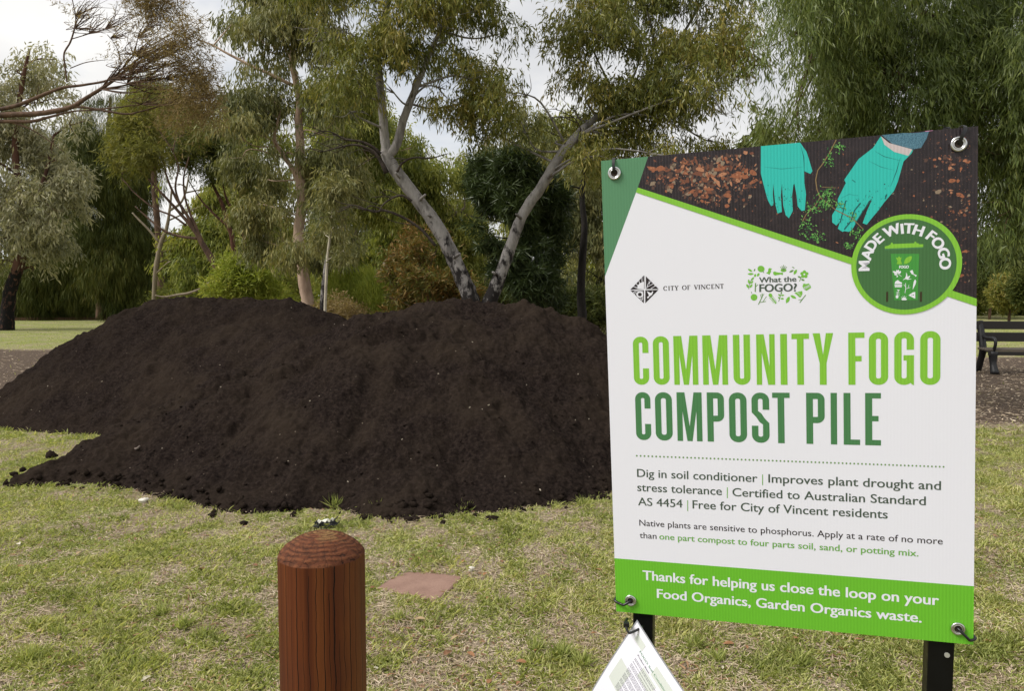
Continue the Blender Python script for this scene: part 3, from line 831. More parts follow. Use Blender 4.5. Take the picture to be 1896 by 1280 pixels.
class Art:
    """flat printing on the sign; coordinates photo pixels unless uv=True; each layer a hair further out"""
    def __init__(s): s.mb = MB(); s.c = 0; s.mats = []
    def mi(s, m):
        if m not in s.mats: s.mats.append(m)
        return s.mats.index(m)
    def off(s, layer):
        s.c += 1
        return -(0.00008 * layer + (s.c % 9) * 0.000007)
    def poly(s, pts, m, layer, uv=False):
        P = [p_ if uv else sg(*p_) for p_ in pts]
        y = s.off(layer)
        tri = geometry.tessellate_polygon([[Vector((a, b, 0)) for a, b in P]])
        vs = [(a, y, b) for a, b in P]
        fs = []
        for f in tri:
            a, b, c_ = (Vector(P[i]) for i in f)
            cr_ = (b - a).x * (c_ - a).y - (b - a).y * (c_ - a).x
            if abs(cr_) < 1e-13: continue
            fs.append(tuple(f) if cr_ > 0 else tuple(f)[::-1])
        s.mb.add(vs, fs, s.mi(m))
    def strip(s, path, w, m, layer, uv=False, closed=False):
        P = np.array([p_ if uv else sg(*p_) for p_ in path], float)
        k = len(P); y = s.off(layer)
        if closed: Tn = np.roll(P, -1, 0) - np.roll(P, 1, 0)
        else: Tn = np.gradient(P, axis=0)
        Tn /= np.linalg.norm(Tn, axis=1)[:, None] + 1e-12
        N = np.stack([-Tn[:, 1], Tn[:, 0]], -1)
        wv_ = np.array(w if hasattr(w, '__len__') else [w] * k)[:, None] / 2
        A, B = P + N * wv_, P - N * wv_
        vs = [(a[0], y, a[1]) for a in A] + [(b[0], y, b[1]) for b in B]
        R_ = range(k if closed else k - 1)
        s.mb.add(vs, [(k + i, k + (i + 1) % k, (i + 1) % k, i) for i in R_], s.mi(m))
    def ell(s, cx, cy, a, b, ang, m, layer, n=20, uv=False):
        s.poly([(cx + a * math.cos(2 * math.pi * i / n) * math.cos(ang) - b * math.sin(2 * math.pi * i / n) * math.sin(ang),
                 cy + a * math.cos(2 * math.pi * i / n) * math.sin(ang) + b * math.sin(2 * math.pi * i / n) * math.cos(ang)) for i in range(n)], m, layer, uv)
    def leaf(s, x0, y0, x1, y1, w, m, layer):
        n = 7; up, dn = [], []
        dx, dy = x1 - x0, y1 - y0; ln = math.hypot(dx, dy); nx_, ny_ = -dy / ln, dx / ln
        for i in range(n + 1):
            tt = i / n; ww = w / 2 * math.sin(math.pi * tt) ** .75
            up.append((x0 + dx * tt + nx_ * ww, y0 + dy * tt + ny_ * ww)); dn.append((x0 + dx * tt - nx_ * ww, y0 + dy * tt - ny_ * ww))
        s.poly(up + dn[-2:0:-1], m, layer)
    def text(s, body, pl, pr, cap_px, m, layer, off=0.005, bold=0.011, uv=None, narrow=1.0):
        """baseline from pixel pl to pr; cap height in pixels"""
        V, Fc, x0, x1 = glyphs(body, off)
        if uv: (u0, v0), (u1, v1), ch = uv
        else:
            u0, v0 = sg(*pl); u1, v1 = sg(*pr)
            ch = (sg(pl[0], pl[1] - cap_px)[1] - v0)
        sx = math.hypot(u1 - u0, v1 - v0) / (x1 - x0); sy = ch / CAPH
        ux, uy = (u1 - u0) / (sx * (x1 - x0)), (v1 - v0) / (sx * (x1 - x0))
        for sh in ((0.0,) if not bold else (-bold, 0, bold)):
            y = s.off(layer) - ((0.000012 if sh > 0 else 0.000004) if sh else 0)
            vs = []
            for (a, b) in V:
                a2 = (a - x0) * sx + sh * ch; b2 = b * sy
                vs.append((u0 + a2 * ux - b2 * uy, y, v0 + a2 * uy + b2 * ux))
            s.mb.add(vs, Fc, s.mi(m))
    def build(s, name, parent): return s.mb.build(name, s.mats, parent, False)

_gc = {}
def glyphs(body, off):
    key = (body, off)
    if key in _gc: return _gc[key]
    cu = bpy.data.curves.new('lettering', 'FONT'); cu.body = body; cu.offset = off; cu.size = 1.0; cu.resolution_u = 4
    ob = bpy.data.objects.new('lettering', cu); COL.objects.link(ob)
    dg = bpy.context.evaluated_depsgraph_get(); dg.update()
    ev = ob.evaluated_get(dg); m_ = ev.to_mesh()
    V = [(v.co.x, v.co.y) for v in m_.vertices]
    Fc = []
    for f in m_.polygons:
        ids = list(f.vertices); ar = 0
        for i in range(len(ids)):
            a, b = V[ids[i]], V[ids[(i + 1) % len(ids)]]; ar += a[0] * b[1] - a[1] * b[0]
        Fc.append(ids if ar > 0 else ids[::-1])
    ev.to_mesh_clear(); bpy.data.objects.remove(ob); bpy.data.curves.remove(cu)
    xs_ = [v[0] for v in V]
    _gc[key] = (V, Fc, min(xs_), max(xs_))
    return _gc[key]
CAPH = max(v[1] for v in glyphs('H', 0.0)[0])

sign = thing('information_sign', 'white and green printed sign board about a compost pile, on two black posts', 'sign', SO, SR.to_euler())
# the board: a 5 mm fluted plastic sheet
mb = MB(); mb.box((0, 0.0, 0), (SW, 0.005, SH)); panel = mb.build('panel', M_white, sign, False)

A = Art()     # photograph printed on the top
def edge_u(px, py): return sg(px, py)
e = 0.0
TLp, TRp = (0, SH), (SW, SH)
s_l = sg(1181, 347); s_r = (SW, sg(1812, 553)[1])
topk = (sg(1200, 290)[0], SH)
A.poly([topk, TRp, s_r, s_l], M_soil, 1, True)
rg = np.random.default_rng(9)
def photo_ok(u, v, mg=0.004):
    tt = (u - s_l[0]) / (s_r[0] - s_l[0]); lo = s_l[1] + tt * (s_r[1] - s_l[1])
    tl = (v - s_l[1]) / (SH - s_l[1]); lf = s_l[0] + tl * (topk[0] - s_l[0])
    return u > lf + mg and u < SW - mg and v < SH - mg and v > lo + mg
for i in range(1700):
    z = rg.random()
    if z < .55: c0 = (rg.normal((1250, 1300, 1345, 1310)[i % 4], 42), rg.normal((320, 350, 325, 300)[i % 4], 28)); big = 1.0
    elif z < .8: c0 = (rg.normal(1770, 35), rg.uniform(250, 560)); big = .55
    else: c0 = (rg.uniform(1220, 1810), rg.uniform(245, 540)); big = .4
    u, v = sg(*c0)
    if not photo_ok(u, v, .008): continue
    r = abs(rg.normal(0.0012, 0.0022)) * big + 0.0006; r = min(r, .0075)
    k = int(rg.integers(4, 8)); a0 = rg.random() * 6.28; el_ = rg.uniform(.35, .9); ro = rg.random() * 3.14
    pts = []
    for j in range(k):
        an_ = a0 + 6.283 * j / k; r2 = r * rg.uniform(.6, 1.25)
        x_, y_ = r2 * math.cos(an_), r2 * el_ * math.sin(an_)
        pts.append((u + x_ * math.cos(ro) - y_ * math.sin(ro), v + x_ * math.sin(ro) + y_ * math.cos(ro)))
    A.poly(pts, M_chips[int(rg.choice([0, 1, 1, 2, 3, 3, 3, 4]))], 2, True)
for i in range(46):
    c0 = (rg.normal(1300, 62), rg.normal(325, 30)) if i < 34 else (rg.normal(1775, 28), rg.uniform(260, 550))
    u, v = sg(*c0)
    if not photo_ok(u, v, .014): continue
    r = rg.uniform(.005, .011) * (1 if i < 34 else .7); ro = rg.uniform(-.7, .5); el_ = rg.uniform(.3, .6); pts = []
    for j in range(9):
        an_ = 6.283 * j / 9; r2 = r * rg.uniform(.65, 1.2); x_, y_ = r2 * math.cos(an_), r2 * el_ * math.sin(an_)
        pts.append((u + x_ * math.cos(ro) - y_ * math.sin(ro), v + x_ * math.sin(ro) + y_ * math.cos(ro)))
    A.poly(pts, M_chips[int(rg.choice([0, 2, 0, 1]))], 2.6, True)
    for k in range(5):
        x_, y_ = u + rg.normal() * r * .4, v + rg.normal() * r * .2; q2 = rg.uniform(.0006, .0022)
        A.poly([(x_ + q2 * math.cos(6.28 * j / 5) * rg.uniform(.5, 1.3), y_ + q2 * .6 * math.sin(6.28 * j / 5)) for j in range(5)], M_chips[int(rg.choice([1, 3, 2]))], 2.8, True)
g2 = lambda lst: [(1370 + x / 3.367, 220 + y / 3.367) for x, y in lst]
def clip_top(lst): return [(u, min(v, SH)) for u, v in (sg(*q_) for q_ in lst)]
A.poly(clip_top(g2([(130, 140), (375, 120), (415, 205), (430, 250), (452, 325), (440, 343), (400, 325), (402, 400), (412, 470), (405, 570), (385, 575), (360, 545), (352, 470), (340, 405), (333, 410), (325, 480), (330, 575), (305, 620), (285, 600), (270, 540), (262, 400), (255, 480), (262, 580), (235, 590), (220, 530), (207, 400), (205, 470), (210, 535), (195, 545), (175, 510), (155, 440), (130, 340)])), M_teal, 3, True)
A.poly(g2([(878, 108), (920, 170), (1080, 195), (1070, 215), (1020, 265), (985, 390), (960, 450), (900, 520), (860, 575), (830, 610), (790, 660), (765, 650), (790, 580), (820, 510), (805, 510), (770, 570), (740, 620), (700, 690), (680, 705), (650, 700), (640, 705), (610, 685), (625, 640), (600, 665), (575, 645), (575, 600), (610, 540), (610, 500), (660, 400), (650, 380), (740, 250), (830, 180)]), M_teal, 3)
A.poly(g2([(880, 108), (930, 150), (1075, 190), (1050, 230), (960, 205), (900, 160)]), M_cuff, 4)
A.poly(clip_top(g2([(882, 60), (1180, 50), (1165, 120), (1130, 180), (1080, 190), (950, 155)])), M_denim, 5, True)
A.poly(clip_top(g2([(1020, 60), (1200, 40), (1213, 70), (1150, 82), (1080, 88)])), M_ink, 6, True)
A.poly(clip_top(g2([(1150, 66), (1205, 60), (1200, 74), (1160, 80)])), M_floral, 7, True)
for pth, wd_ in (([(660, 510), (640, 590), (625, 645)], .0018), ([(752, 525), (715, 570), (690, 640), (650, 690)], .0022), ([(820, 500), (770, 570), (720, 650)], .0014), ([(700, 380), (720, 395)], .001), ([(915, 470), (905, 500)], .002)):
    A.strip(g2(pth), wd_, M_teald, 5)
for pth, wd_ in (([(380, 170), (398, 240), (402, 330)], .0014), ([(1000, 240), (975, 330), (940, 420)], .0013), ([(840, 200), (900, 235), (1000, 260)], .0009), ([(800, 260), (880, 300), (960, 320)], .0007), ([(150, 300), (260, 312), (390, 300)], .0007), ([(620, 500), (680, 470), (740, 480)], .0006)):
    A.strip(g2(pth), [wd_ * .2, wd_, wd_ * .2], M_teald, 4)
for i in range(150):   # soil smears on the fingers
    if i < 60: x_, y_ = rg.uniform(165, 405), rg.normal(515, 45)
    else: tq = rg.random(); x_, y_ = 590 + 330 * tq + rg.normal() * 40, 650 - 230 * tq + rg.normal() * 45
    if i < 60 and not (410 < y_ < 600): continue
    a_, b_ = g2([(x_, y_)])[0]; k = int(rg.integers(3, 6)); rr_ = rg.uniform(.4, 1.5)
    A.poly([(a_ + rr_ * rg.uniform(.4, 1.3) * math.cos(6.28 * j / k), b_ + rr_ * rg.uniform(.4, 1.3) * math.sin(6.28 * j / k)) for j in range(k)], M_soil if rg.random() < .6 else M_teald, 6)
# seedling between the hands
for pth, wd_ in (([(600, 130), (560, 210), (520, 275), (485, 320), (472, 380), (480, 440), (500, 490)], .0017), ([(500, 490), (470, 540), (410, 600), (390, 640)], .0014), ([(500, 490), (600, 570), (700, 620), (770, 690)], .0013), ([(510, 425), (600, 430)], .0009)):
    A.strip(g2(pth), wd_, M_plant[3], 7)
for (cx_, cy_, rx_, ry_, nn) in ((610, 165, 36, 42, 40), (560, 250, 30, 45, 30), (535, 470, 50, 38, 60), (540, 530, 55, 30, 60), (455, 560, 45, 25, 34), (420, 690, 45, 60, 60), (480, 745, 35, 50, 46), (620, 540, 35, 25, 22), (700, 610, 25, 30, 16), (730, 720, 40, 40, 40), (670, 790, 30, 22, 26)):
    for i in range(nn):
        x_, y_ = rg.normal(cx_, rx_ * .55), rg.normal(cy_, ry_ * .55); a_ = rg.random() * 6.28; ll = rg.uniform(9, 20)
        (xa, ya), (xb, yb) = g2([(x_, y_), (x_ + ll * math.cos(a_), y_ + ll * math.sin(a_))])
        u, v = sg((xa + xb) / 2, (ya + yb) / 2)
        if photo_ok(u, v, .006): A.leaf(xa, ya, xb, yb, rg.uniform(1.1, 2.4), M_plant[int(rg.choice([0, 0, 1, 1, 2]))], 8)
photo = A.build('photo_print', panel)

A = Art()     # coloured fields
A.poly([TLp, topk, s_l, (0, sg(1117, 512)[1])], M_tri, 1, True)
A.build('sage_corner', panel); A = Art()
A.poly([s_l, s_r, (SW, sg(1811, 567)[1]), (sg(1177.5, 356)[0], sg(1177.5, 356)[1])], M_lime, 9, True)
A.build('lime_stripe', panel); A = Art()
bl, br = sg(1139, 1034.5), sg(1806, 1086.5)
A.poly([(0, 0), (SW, 0), (SW, br[1]), (0, bl[1])], M_band, 1, True)
A.build('footer_band', panel); A = Art()
for i in range(80):
    tt = i / 79
    A.ell(1179 + tt * (1747 - 1179), 844.5 + tt * (865 - 844.5), 1.75, 1.75, 0, M_leafd, 2, 8)
A.build('dotted_line', panel)

# headline: tall condensed capitals drawn as strokes
def corner_path(pts, r, n=7):
    out = []
    for i, q_ in enumerate(pts):
        if i in (0, len(pts) - 1): out.append(q_); continue
        a, b, c_ = Vector(pts[i - 1]), Vector(q_), Vector(pts[i + 1])
        d1, d2 = (a - b), (c_ - b); rr_ = min(r, d1.length * .499, d2.length * .499)
        p1, p2 = b + d1.normalized() * rr_, b + d2.normalized() * rr_
        for k in range(n + 1):
            tt = k / n * math.pi / 2
            cc = p1 + p2 - b
            out.append(tuple(cc - (p2 - b) * math.cos(tt) - (p1 - b) * math.sin(tt)) if d1.normalized().dot(d2.normalized()) > -.2 else tuple(b))
    res = [out[0]]
    for q_ in out[1:]:
        if (Vector(q_) - Vector(res[-1])).length > 1e-6: res.append(q_)
    return res

def headline(A, ch, u0, u1, v0, v1, s, m):
    w, h = u1 - u0, v1 - v0
    X = lambda x: u0 + x; Yv = lambda y: v0 + y
    def rect(x0, y0, x1, y1): A.poly([(X(x0), Yv(y0)), (X(x1), Yv(y0)), (X(x1), Yv(y1)), (X(x0), Yv(y1))], m, 2, True)
    def path(pts, closed=False, r=None):
        rr_ = r if r is not None else (w - s) * .46
        P = corner_path([(X(a), Yv(b)) for a, b in pts], rr_)
        A.strip(P, s, m, 2, True)
    k = s / 2
    if ch == 'O':
        path([(k, h / 2), (k, h - k), (w - k, h - k), (w - k, k), (k, k), (k, h / 2)])
    elif ch == 'C': path([(w - k, h * .66), (w - k, h - k), (k, h - k), (k, k), (w - k, k), (w - k, h * .34)])
    elif ch == 'G':
        path([(w - k, h * .66), (w - k, h - k), (k, h - k), (k, k), (w - k, k), (w - k, h * .46)])
        rect(w * .47, h * .46, w, h * .46 + s * .8); A.poly([(X(w - s * .9), Yv(s)), (X(w), Yv(s * 1.4)), (X(w), Yv(-s * .05)), (X(w - s * .3), Yv(s * .1))], m, 3, True)
    elif ch == 'U': path([(k, h), (k, k), (w - k, k), (w - k, h)])
    elif ch == 'S':
        path([(w - k, h * .66), (w - k, h - k), (k, h - k), (k, h * .62), (k + (w - s) * .35, h * .55), (w - k - (w - s) * .35, h * .45), (w - k, h * .38), (w - k, k), (k, k), (k, h * .34)])
    elif ch == 'P':
        rect(0, 0, s, h); path([(s, h - k), (w - k, h - k), (w - k, h * .47), (s, h * .47)], r=(w - s) * .5)
    elif ch == 'I': rect(0, 0, w, h)
    elif ch == 'T': rect(0, h - s * .85, w, h); rect(w / 2 - k, 0, w / 2 + k, h - s * .85)
    elif ch == 'F': rect(0, 0, s, h); rect(s, h - s * .85, w, h); rect(s, h * .45, w * .82, h * .45 + s * .85)
    elif ch == 'L': rect(0, 0, s, h); rect(s, 0, w, s * .85)
    elif ch == 'E': rect(0, 0, s, h); rect(s, 0, w, s * .85); rect(s, h - s * .85, w, h); rect(s, h * .46, w * .85, h * .46 + s * .85)
    elif ch == 'N':
        A.poly([(X(a), Yv(b)) for a, b in ((0, 0), (0, h), (s * 1.15, h), (w - s * .82, h * .36), (w - s * .82, h), (w, h), (w, 0), (w - s * 1.05, 0), (s * .82, h * .64), (s * .82, 0))], m, 2, True)
    elif ch == 'M':
        c_ = w / 2
        A.poly([(X(a), Yv(b)) for a, b in ((0, 0), (0, h), (s * 1.3, h), (c_, h * .30), (w - s * 1.3, h), (w, h), (w, 0), (w - s * .9, 0), (w - s * .9, h * .62), (c_ + s * .42, 0), (c_ - s * .42, 0), (s * .9, h * .62), (s * .9, 0))], m, 2, True)
    elif ch == 'Y':
        c_ = w / 2
        A.poly([(X(a), Yv(b)) for a, b in ((0, h), (s * 1.05, h), (c_, h * .58), (w - s * 1.05, h), (w, h), (c_ + k, h * .42), (c_ + k, 0), (c_ - k, 0), (c_ - k, h * .42))], m, 2, True)
g3 = lambda x, y: (1110 + x / 2.633, 580 + y / 2.633)
for nm, letters, (xa, ta, ba), (xb, tb, bb), m_ in (('headline', [('C', 165, 240), ('O', 262, 340), ('M', 362, 480), ('M', 503, 625), ('U', 652, 735), ('N', 765, 855), ('I', 882, 915), ('T', 937, 1022), ('Y', 1040, 1140), ('F', 1213, 1292), ('O', 1313, 1407), ('G', 1437, 1533), ('O', 1563, 1662)], (165, 117, 347), (1662, 85, 353), M_lime),
                                        ('headline', [('C', 176, 250), ('O', 272, 355), ('M', 378, 500), ('P', 525, 608), ('O', 632, 718), ('S', 742, 828), ('T', 843, 928), ('P', 1008, 1098), ('I', 1127, 1158), ('L', 1190, 1270), ('E', 1295, 1372)], (176, 383, 618), (1372, 393, 647), M_dgreen)):
    A = Art()
    vt = (sg(*g3(xa, ta))[1] + sg(*g3(xb, tb))[1]) / 2; vb = (sg(*g3(xa, ba))[1] + sg(*g3(xb, bb))[1]) / 2
    for ch, x0, x1 in letters:
        tt = ((x0 + x1) / 2 - xa) / (xb - xa); ym = (ta + ba) / 2 + tt * ((tb + bb) / 2 - (ta + ba) / 2)
        headline(A, ch, sg(*g3(x0, ym))[0], sg(*g3(x1, ym))[0], vb, vt, 0.0108, m_)
    A.build(nm, panel)

A = Art()     # running text
T_ = A.text
T_('Dig in soil conditioner', (1179.8, 883.5), (1402.5, 893.5), 14.6, M_grey, 2)
T_('Improves plant drought and', (1422.8, 894), (1742, 908), 15.4, M_grey, 2)
T_('stress tolerance', (1180.2, 909.7), (1336.7, 917.5), 14.6, M_grey, 2)
T_('Certified to Australian Standard', (1356.3, 919.2), (1714, 936.3), 15, M_grey, 2)
T_('AS 4454', (1181.7, 936.3), (1263.6, 940.6), 14.6, M_grey, 2, off=0.0, bold=.016)
T_('Free for City of Vincent residents', (1282.5, 942), (1643.5, 961), 15, M_grey, 2)
for x_, y0, y1 in ((1412, 879, 899), (1346.7, 903, 923), (1273.3, 927, 947)): A.strip([(x_, y0), (x_, y1)], 0.0014, M_txtg, 2)
A.build('body_text', panel); A = Art(); T_ = A.text
T_('Native plants are sensitive to phosphorus. Apply at a rate of no more', (1183.9, 974), (1745.4, 1009), 11.2, M_ink, 2, off=0.002, bold=.004)
T_('than', (1184.6, 996.9), (1215.7, 998.7), 10.8, M_ink, 2, off=.002, bold=.004)
T_('one part compost to four parts soil, sand, or potting mix.', (1221, 999.3), (1700.4, 1031.2), 11, M_txtg, 2, off=.006, bold=.016)
A.build('fine_print', panel)
A = Art()
A.text('Thanks for helping us close the loop on your', (1190.5, 1074), (1738, 1121.6), 17, M_white, 3, off=.006, bold=.026)
A.text('Food Organics, Garden Organics waste.', (1216.8, 1107.8), (1706, 1153.7), 16.5, M_white, 3, off=.006, bold=.026)
A.build('footer_text', panel)

# city crest and name
A = Art(); g6 = lambda x, y: (1150 + x / 9.48, 490 + y / 9.48)
P6 = lambda lst: [g6(*q_) for q_ in lst]
A.poly(P6([(160, 443), (400, 190), (400, 425)]), M_ink, 2)
A.poly(P6([(285, 425), (290, 370), (330, 325), (400, 300), (400, 425)]), M_white, 3)
for a_, b_ in (((300, 380), (240, 300)), ((330, 340), (300, 250)), ((290, 410), (215, 385)), ((370, 315), (365, 230))): A.strip(P6([a_, b_]), .0011, M_white, 4)
A.poly(P6([(435, 205), (660, 430), (435, 430)]), M_ink, 2)
for pth in ([(445, 420), (480, 330), (560, 260)], [(450, 400), (540, 350), (600, 320)], [(520, 425), (590, 380), (640, 370)], [(500, 345), (490, 290)], [(575, 330), (600, 380)]): A.strip(P6(pth), .0009, M_white, 3)
A.poly(P6([(165, 455), (400, 450), (400, 680)]), M_ink, 2)
A.strip(P6([(210, 500), (240, 470), (380, 470), (380, 610), (350, 640)]), .0012, M_white, 3)
A.ell(*g6(330, 525), 6.3, 6.0, 0, M_white, 4, 18); A.ell(*g6(330, 525), 3.6, 3.4, 0, M_ink, 5, 16)
A.strip(P6([(235, 520), (250, 490), (275, 505), (265, 530)]), .0011, M_white, 3); A.strip(P6([(330, 590), (345, 610), (365, 590)]), .0011, M_white, 3)
A.poly(P6([(425, 450), (655, 445), (425, 680)]), M_ink, 2)
A.poly(P6([(450, 465), (500, 490), (530, 500), (550, 465), (565, 475), (545, 530), (500, 560), (470, 600), (455, 570), (490, 550), (480, 520)]), M_white, 3)
A.strip(P6([(408, 195), (408, 425)]), .0006, M_ink, 2)
SER = {'C': ([('arc', .5, .5, .42, 40, 320)], []), 'O': ([('arc', .5, .5, .42, 0, 360)], []), 'I': ([(.5, 0, .5, 1, .2)], [(.2, 0, .8), (.2, 1, .8)]),
       'T': ([(.5, 0, .5, 1, .2), (.05, .95, .95, .95, .1), (.08, .75, .08, .98, .06), (.92, .75, .92, .98, .06)], [(.25, 0, .75)]),
       'Y': ([(.5, 0, .5, .48, .2), (.15, 1, .5, .45, .2), (.85, 1, .5, .45, .09)], [(.25, 0, .75), (-.02, 1, .35), (.65, 1, 1.02)]),
       'F': ([(.25, 0, .25, 1, .2), (.25, .95, .85, .95, .1), (.25, .5, .65, .5, .08), (.85, .75, .85, .98, .06)], [(.02, 0, .5), (.02, 1, .3)]),
       'V': ([(.12, 1, .5, 0, .2), (.88, 1, .5, 0, .09)], [(-.05, 1, .32), (.68, 1, 1.05)]), 'N': ([(.15, 0, .15, 1, .09), (.85, 0, .85, 1, .09), (.15, 1, .85, 0, .2)], [(0, 0, .3), (-.05, 1, .25), (.7, 1, 1)]),
       'E': ([(.25, 0, .25, 1, .2), (.25, .95, .85, .95, .1), (.25, .5, .65, .5, .08), (.25, .05, .9, .05, .1), (.85, .75, .85, .98, .06), (.9, .02, .9, .28, .06)], [(.02, 0, .3), (.02, 1, .3)])}
g6x = {'C1': (745, 812), 'I1': (825, 860), 'T1': (870, 930), 'Y1': (938, 1012), 'O1': (1072, 1150), 'F1': (1160, 1222), 'V1': (1283, 1352), 'I2': (1355, 1392), 'N1': (1400, 1485), 'C2': (1495, 1570), 'E1': (1580, 1640), 'N2': (1650, 1732), 'T2': (1738, 1803)}
for key, (xa, xb) in g6x.items():
    strokes, serifs = SER[key[0]]
    yb = 460 - (xa - 745) / 1055 * 42; u0, v0 = sg(*g6(xa, yb)); u1 = sg(*g6(xb, yb))[0]; hh_ = sg(*g6(xa, yb - 80))[1] - v0; ww = u1 - u0
    for st in strokes:
        if st[0] == 'arc':
            P_ = [(u0 + ww * (st[1] + st[3] * math.cos(RAD(a_))), v0 + hh_ * (st[2] + .46 * math.sin(RAD(a_)))) for a_ in np.linspace(st[4], st[5], 22)]
            A.strip(P_, [hh_ * (.08 + .13 * abs(math.cos(RAD(a_)))) for a_ in np.linspace(st[4], st[5], 22)], M_ink, 2, True)
            if key[0] == 'C': A.strip([(u0 + ww * .86, v0 + hh_ * .68), (u0 + ww * .86, v0 + hh_ * .98)], hh_ * .07, M_ink, 2, True)
        else:
            x0, y0, x1, y1, wd_ = st; A.strip([(u0 + ww * x0, v0 + hh_ * y0), (u0 + ww * x1, v0 + hh_ * y1)], hh_ * wd_, M_ink, 2, True)
    for x0, y0, x1 in serifs:
        A.strip([(u0 + ww * x0, v0 + hh_ * (y0 * .94 + .03)), (u0 + ww * x1, v0 + hh_ * (y0 * .94 + .03))], hh_ * .06, M_ink, 3, True)
A.build('city_crest', panel)

# slogan in a wreath of leaves and scraps
A = Art(); g7 = lambda x, y: (1350 + x / 9.979, 470 + y / 9.979)
def lf7(x0, y0, x1, y1, w, m=M_leafg): A.leaf(*g7(x0, y0), *g7(x1, y1), w / 9.979, m, 2)
def st7(pts, w, m=M_leafd): A.strip([g7(*q_) for q_ in pts], w / 9.979 * 0.00092, m, 2)
def el7(x, y, a, b, ang=0, m=M_leafg, lay=2): A.ell(*g7(x, y), a / 9.979, b / 9.979, ang, m, lay, 16)
A.text('What the', (1405.6, 523.4), (1474.3, 521.3), 9.6, M_grey, 3, off=.008, bold=.03)
A.text('FOGO?', (1406.3, 540.6), (1475, 539.3), 14, M_grey, 3, off=.008, bold=.035)
for a_ in ((430, 330, 345, 280, 38), (455, 370, 340, 375, 40), (460, 325, 480, 275, 26, M_leafd), (470, 430, 490, 370, 40), (520, 420, 555, 355, 44), (365, 640, 320, 560, 40), (380, 630, 430, 560, 40), (370, 560, 360, 470, 38), (390, 555, 445, 500, 36), (400, 500, 460, 430, 36)): lf7(*a_)
st7([(362, 660), (372, 560), (420, 460)], 9); el7(590, 280, 66, 60, .3); st7([(625, 320), (645, 355)], 12)
A.poly([g7(*q_) for q_ in ((680, 355), (720, 330), (725, 280), (745, 262), (795, 275), (770, 300), (775, 330), (745, 385))], M_leafg, 2)
A.poly([g7(*q_) for q_ in ((810, 340), (840, 325), (880, 340), (940, 350), (985, 345), (1000, 365), (985, 395), (960, 380), (900, 390), (850, 400), (820, 385))], M_leafg, 2)
for d_ in (-60, -30, 0, 30, 60): st7([(1005, 320), (1005 + d_, 205 + abs(d_) * .6)], 10)
el7(1005, 305, 55, 32); lf7(1110, 345, 1195, 300, 36, M_leafd); lf7(1195, 385, 1250, 290, 52); lf7(1160, 240, 1210, 268, 18, M_leafd)
for k in range(5): el7(1390 + 45 * math.cos(k * 1.257 - 1.57), 380 + 45 * math.sin(k * 1.257 - 1.57), 33, 30)
el7(1390, 380, 16, 16, 0, M_white, 4); st7([(1300, 510), (1330, 440), (1370, 420)], 12); lf7(1335, 445, 1265, 415, 34, M_leafd); lf7(1330, 470, 1395, 495, 36, M_leafd)
A.poly([g7(*q_) for q_ in ((1355, 600), (1375, 548), (1420, 560), (1470, 548), (1500, 580), (1515, 625), (1430, 685), (1375, 650))], M_leafg, 2)
for d_ in (0, 28, 56): A.strip([g7(1375, 625 + d_ * .6), g7(1490, 575 + d_ * .6)], .0006, M_white, 4)
st7([(482, 705), (488, 540)], 20); st7([(488, 610), (535, 570)], 12); el7(460, 805, 62, 62); st7([(420, 740), (410, 700)], 10)
st7([(540, 940), (610, 800), (610, 735)], 16); st7([(570, 900), (680, 880)], 12); st7([(625, 885), (690, 790)], 10); st7([(605, 800), (645, 740)], 10); st7([(595, 820), (580, 750)], 9)
el7(762, 765, 34, 34, .5); st7([(770, 790), (850, 895)], 14, M_leafg)
for k in range(5): cx_, cy_ = 775 + 16 * k, 800 + 21 * k; st7([(cx_ - 32, cy_ + 22), (cx_ + 32, cy_ - 22)], 9, M_leafg)
A.poly([g7(*q_) for q_ in ((838, 880), (888, 900), (845, 930))], M_leafg, 2)
st7([(915, 885), (965, 720)], 10)
for a_ in ((950, 780, 905, 745, 32), (955, 770, 1020, 765, 32), (945, 830, 900, 800, 30), (945, 830, 1015, 830, 34), (965, 745, 965, 700, 26, M_leafd), (1055, 915, 1115, 790, 62), (1240, 825, 1130, 770, 50)): lf7(*a_)
A.poly([g7(*q_) for q_ in ((1205, 720), (1335, 690), (1350, 690), (1355, 740), (1320, 805), (1300, 805))], M_leafg, 2)
el7(1290, 735, 10, 10, 0, M_white, 4); el7(1310, 765, 8, 8, 0, M_white, 4); el7(1265, 722, 7, 7, 0, M_white, 4)
st7([(1305, 905), (1415, 762)], 16); st7([(1350, 845), (1282, 852)], 11)
A.build('slogan', panel)

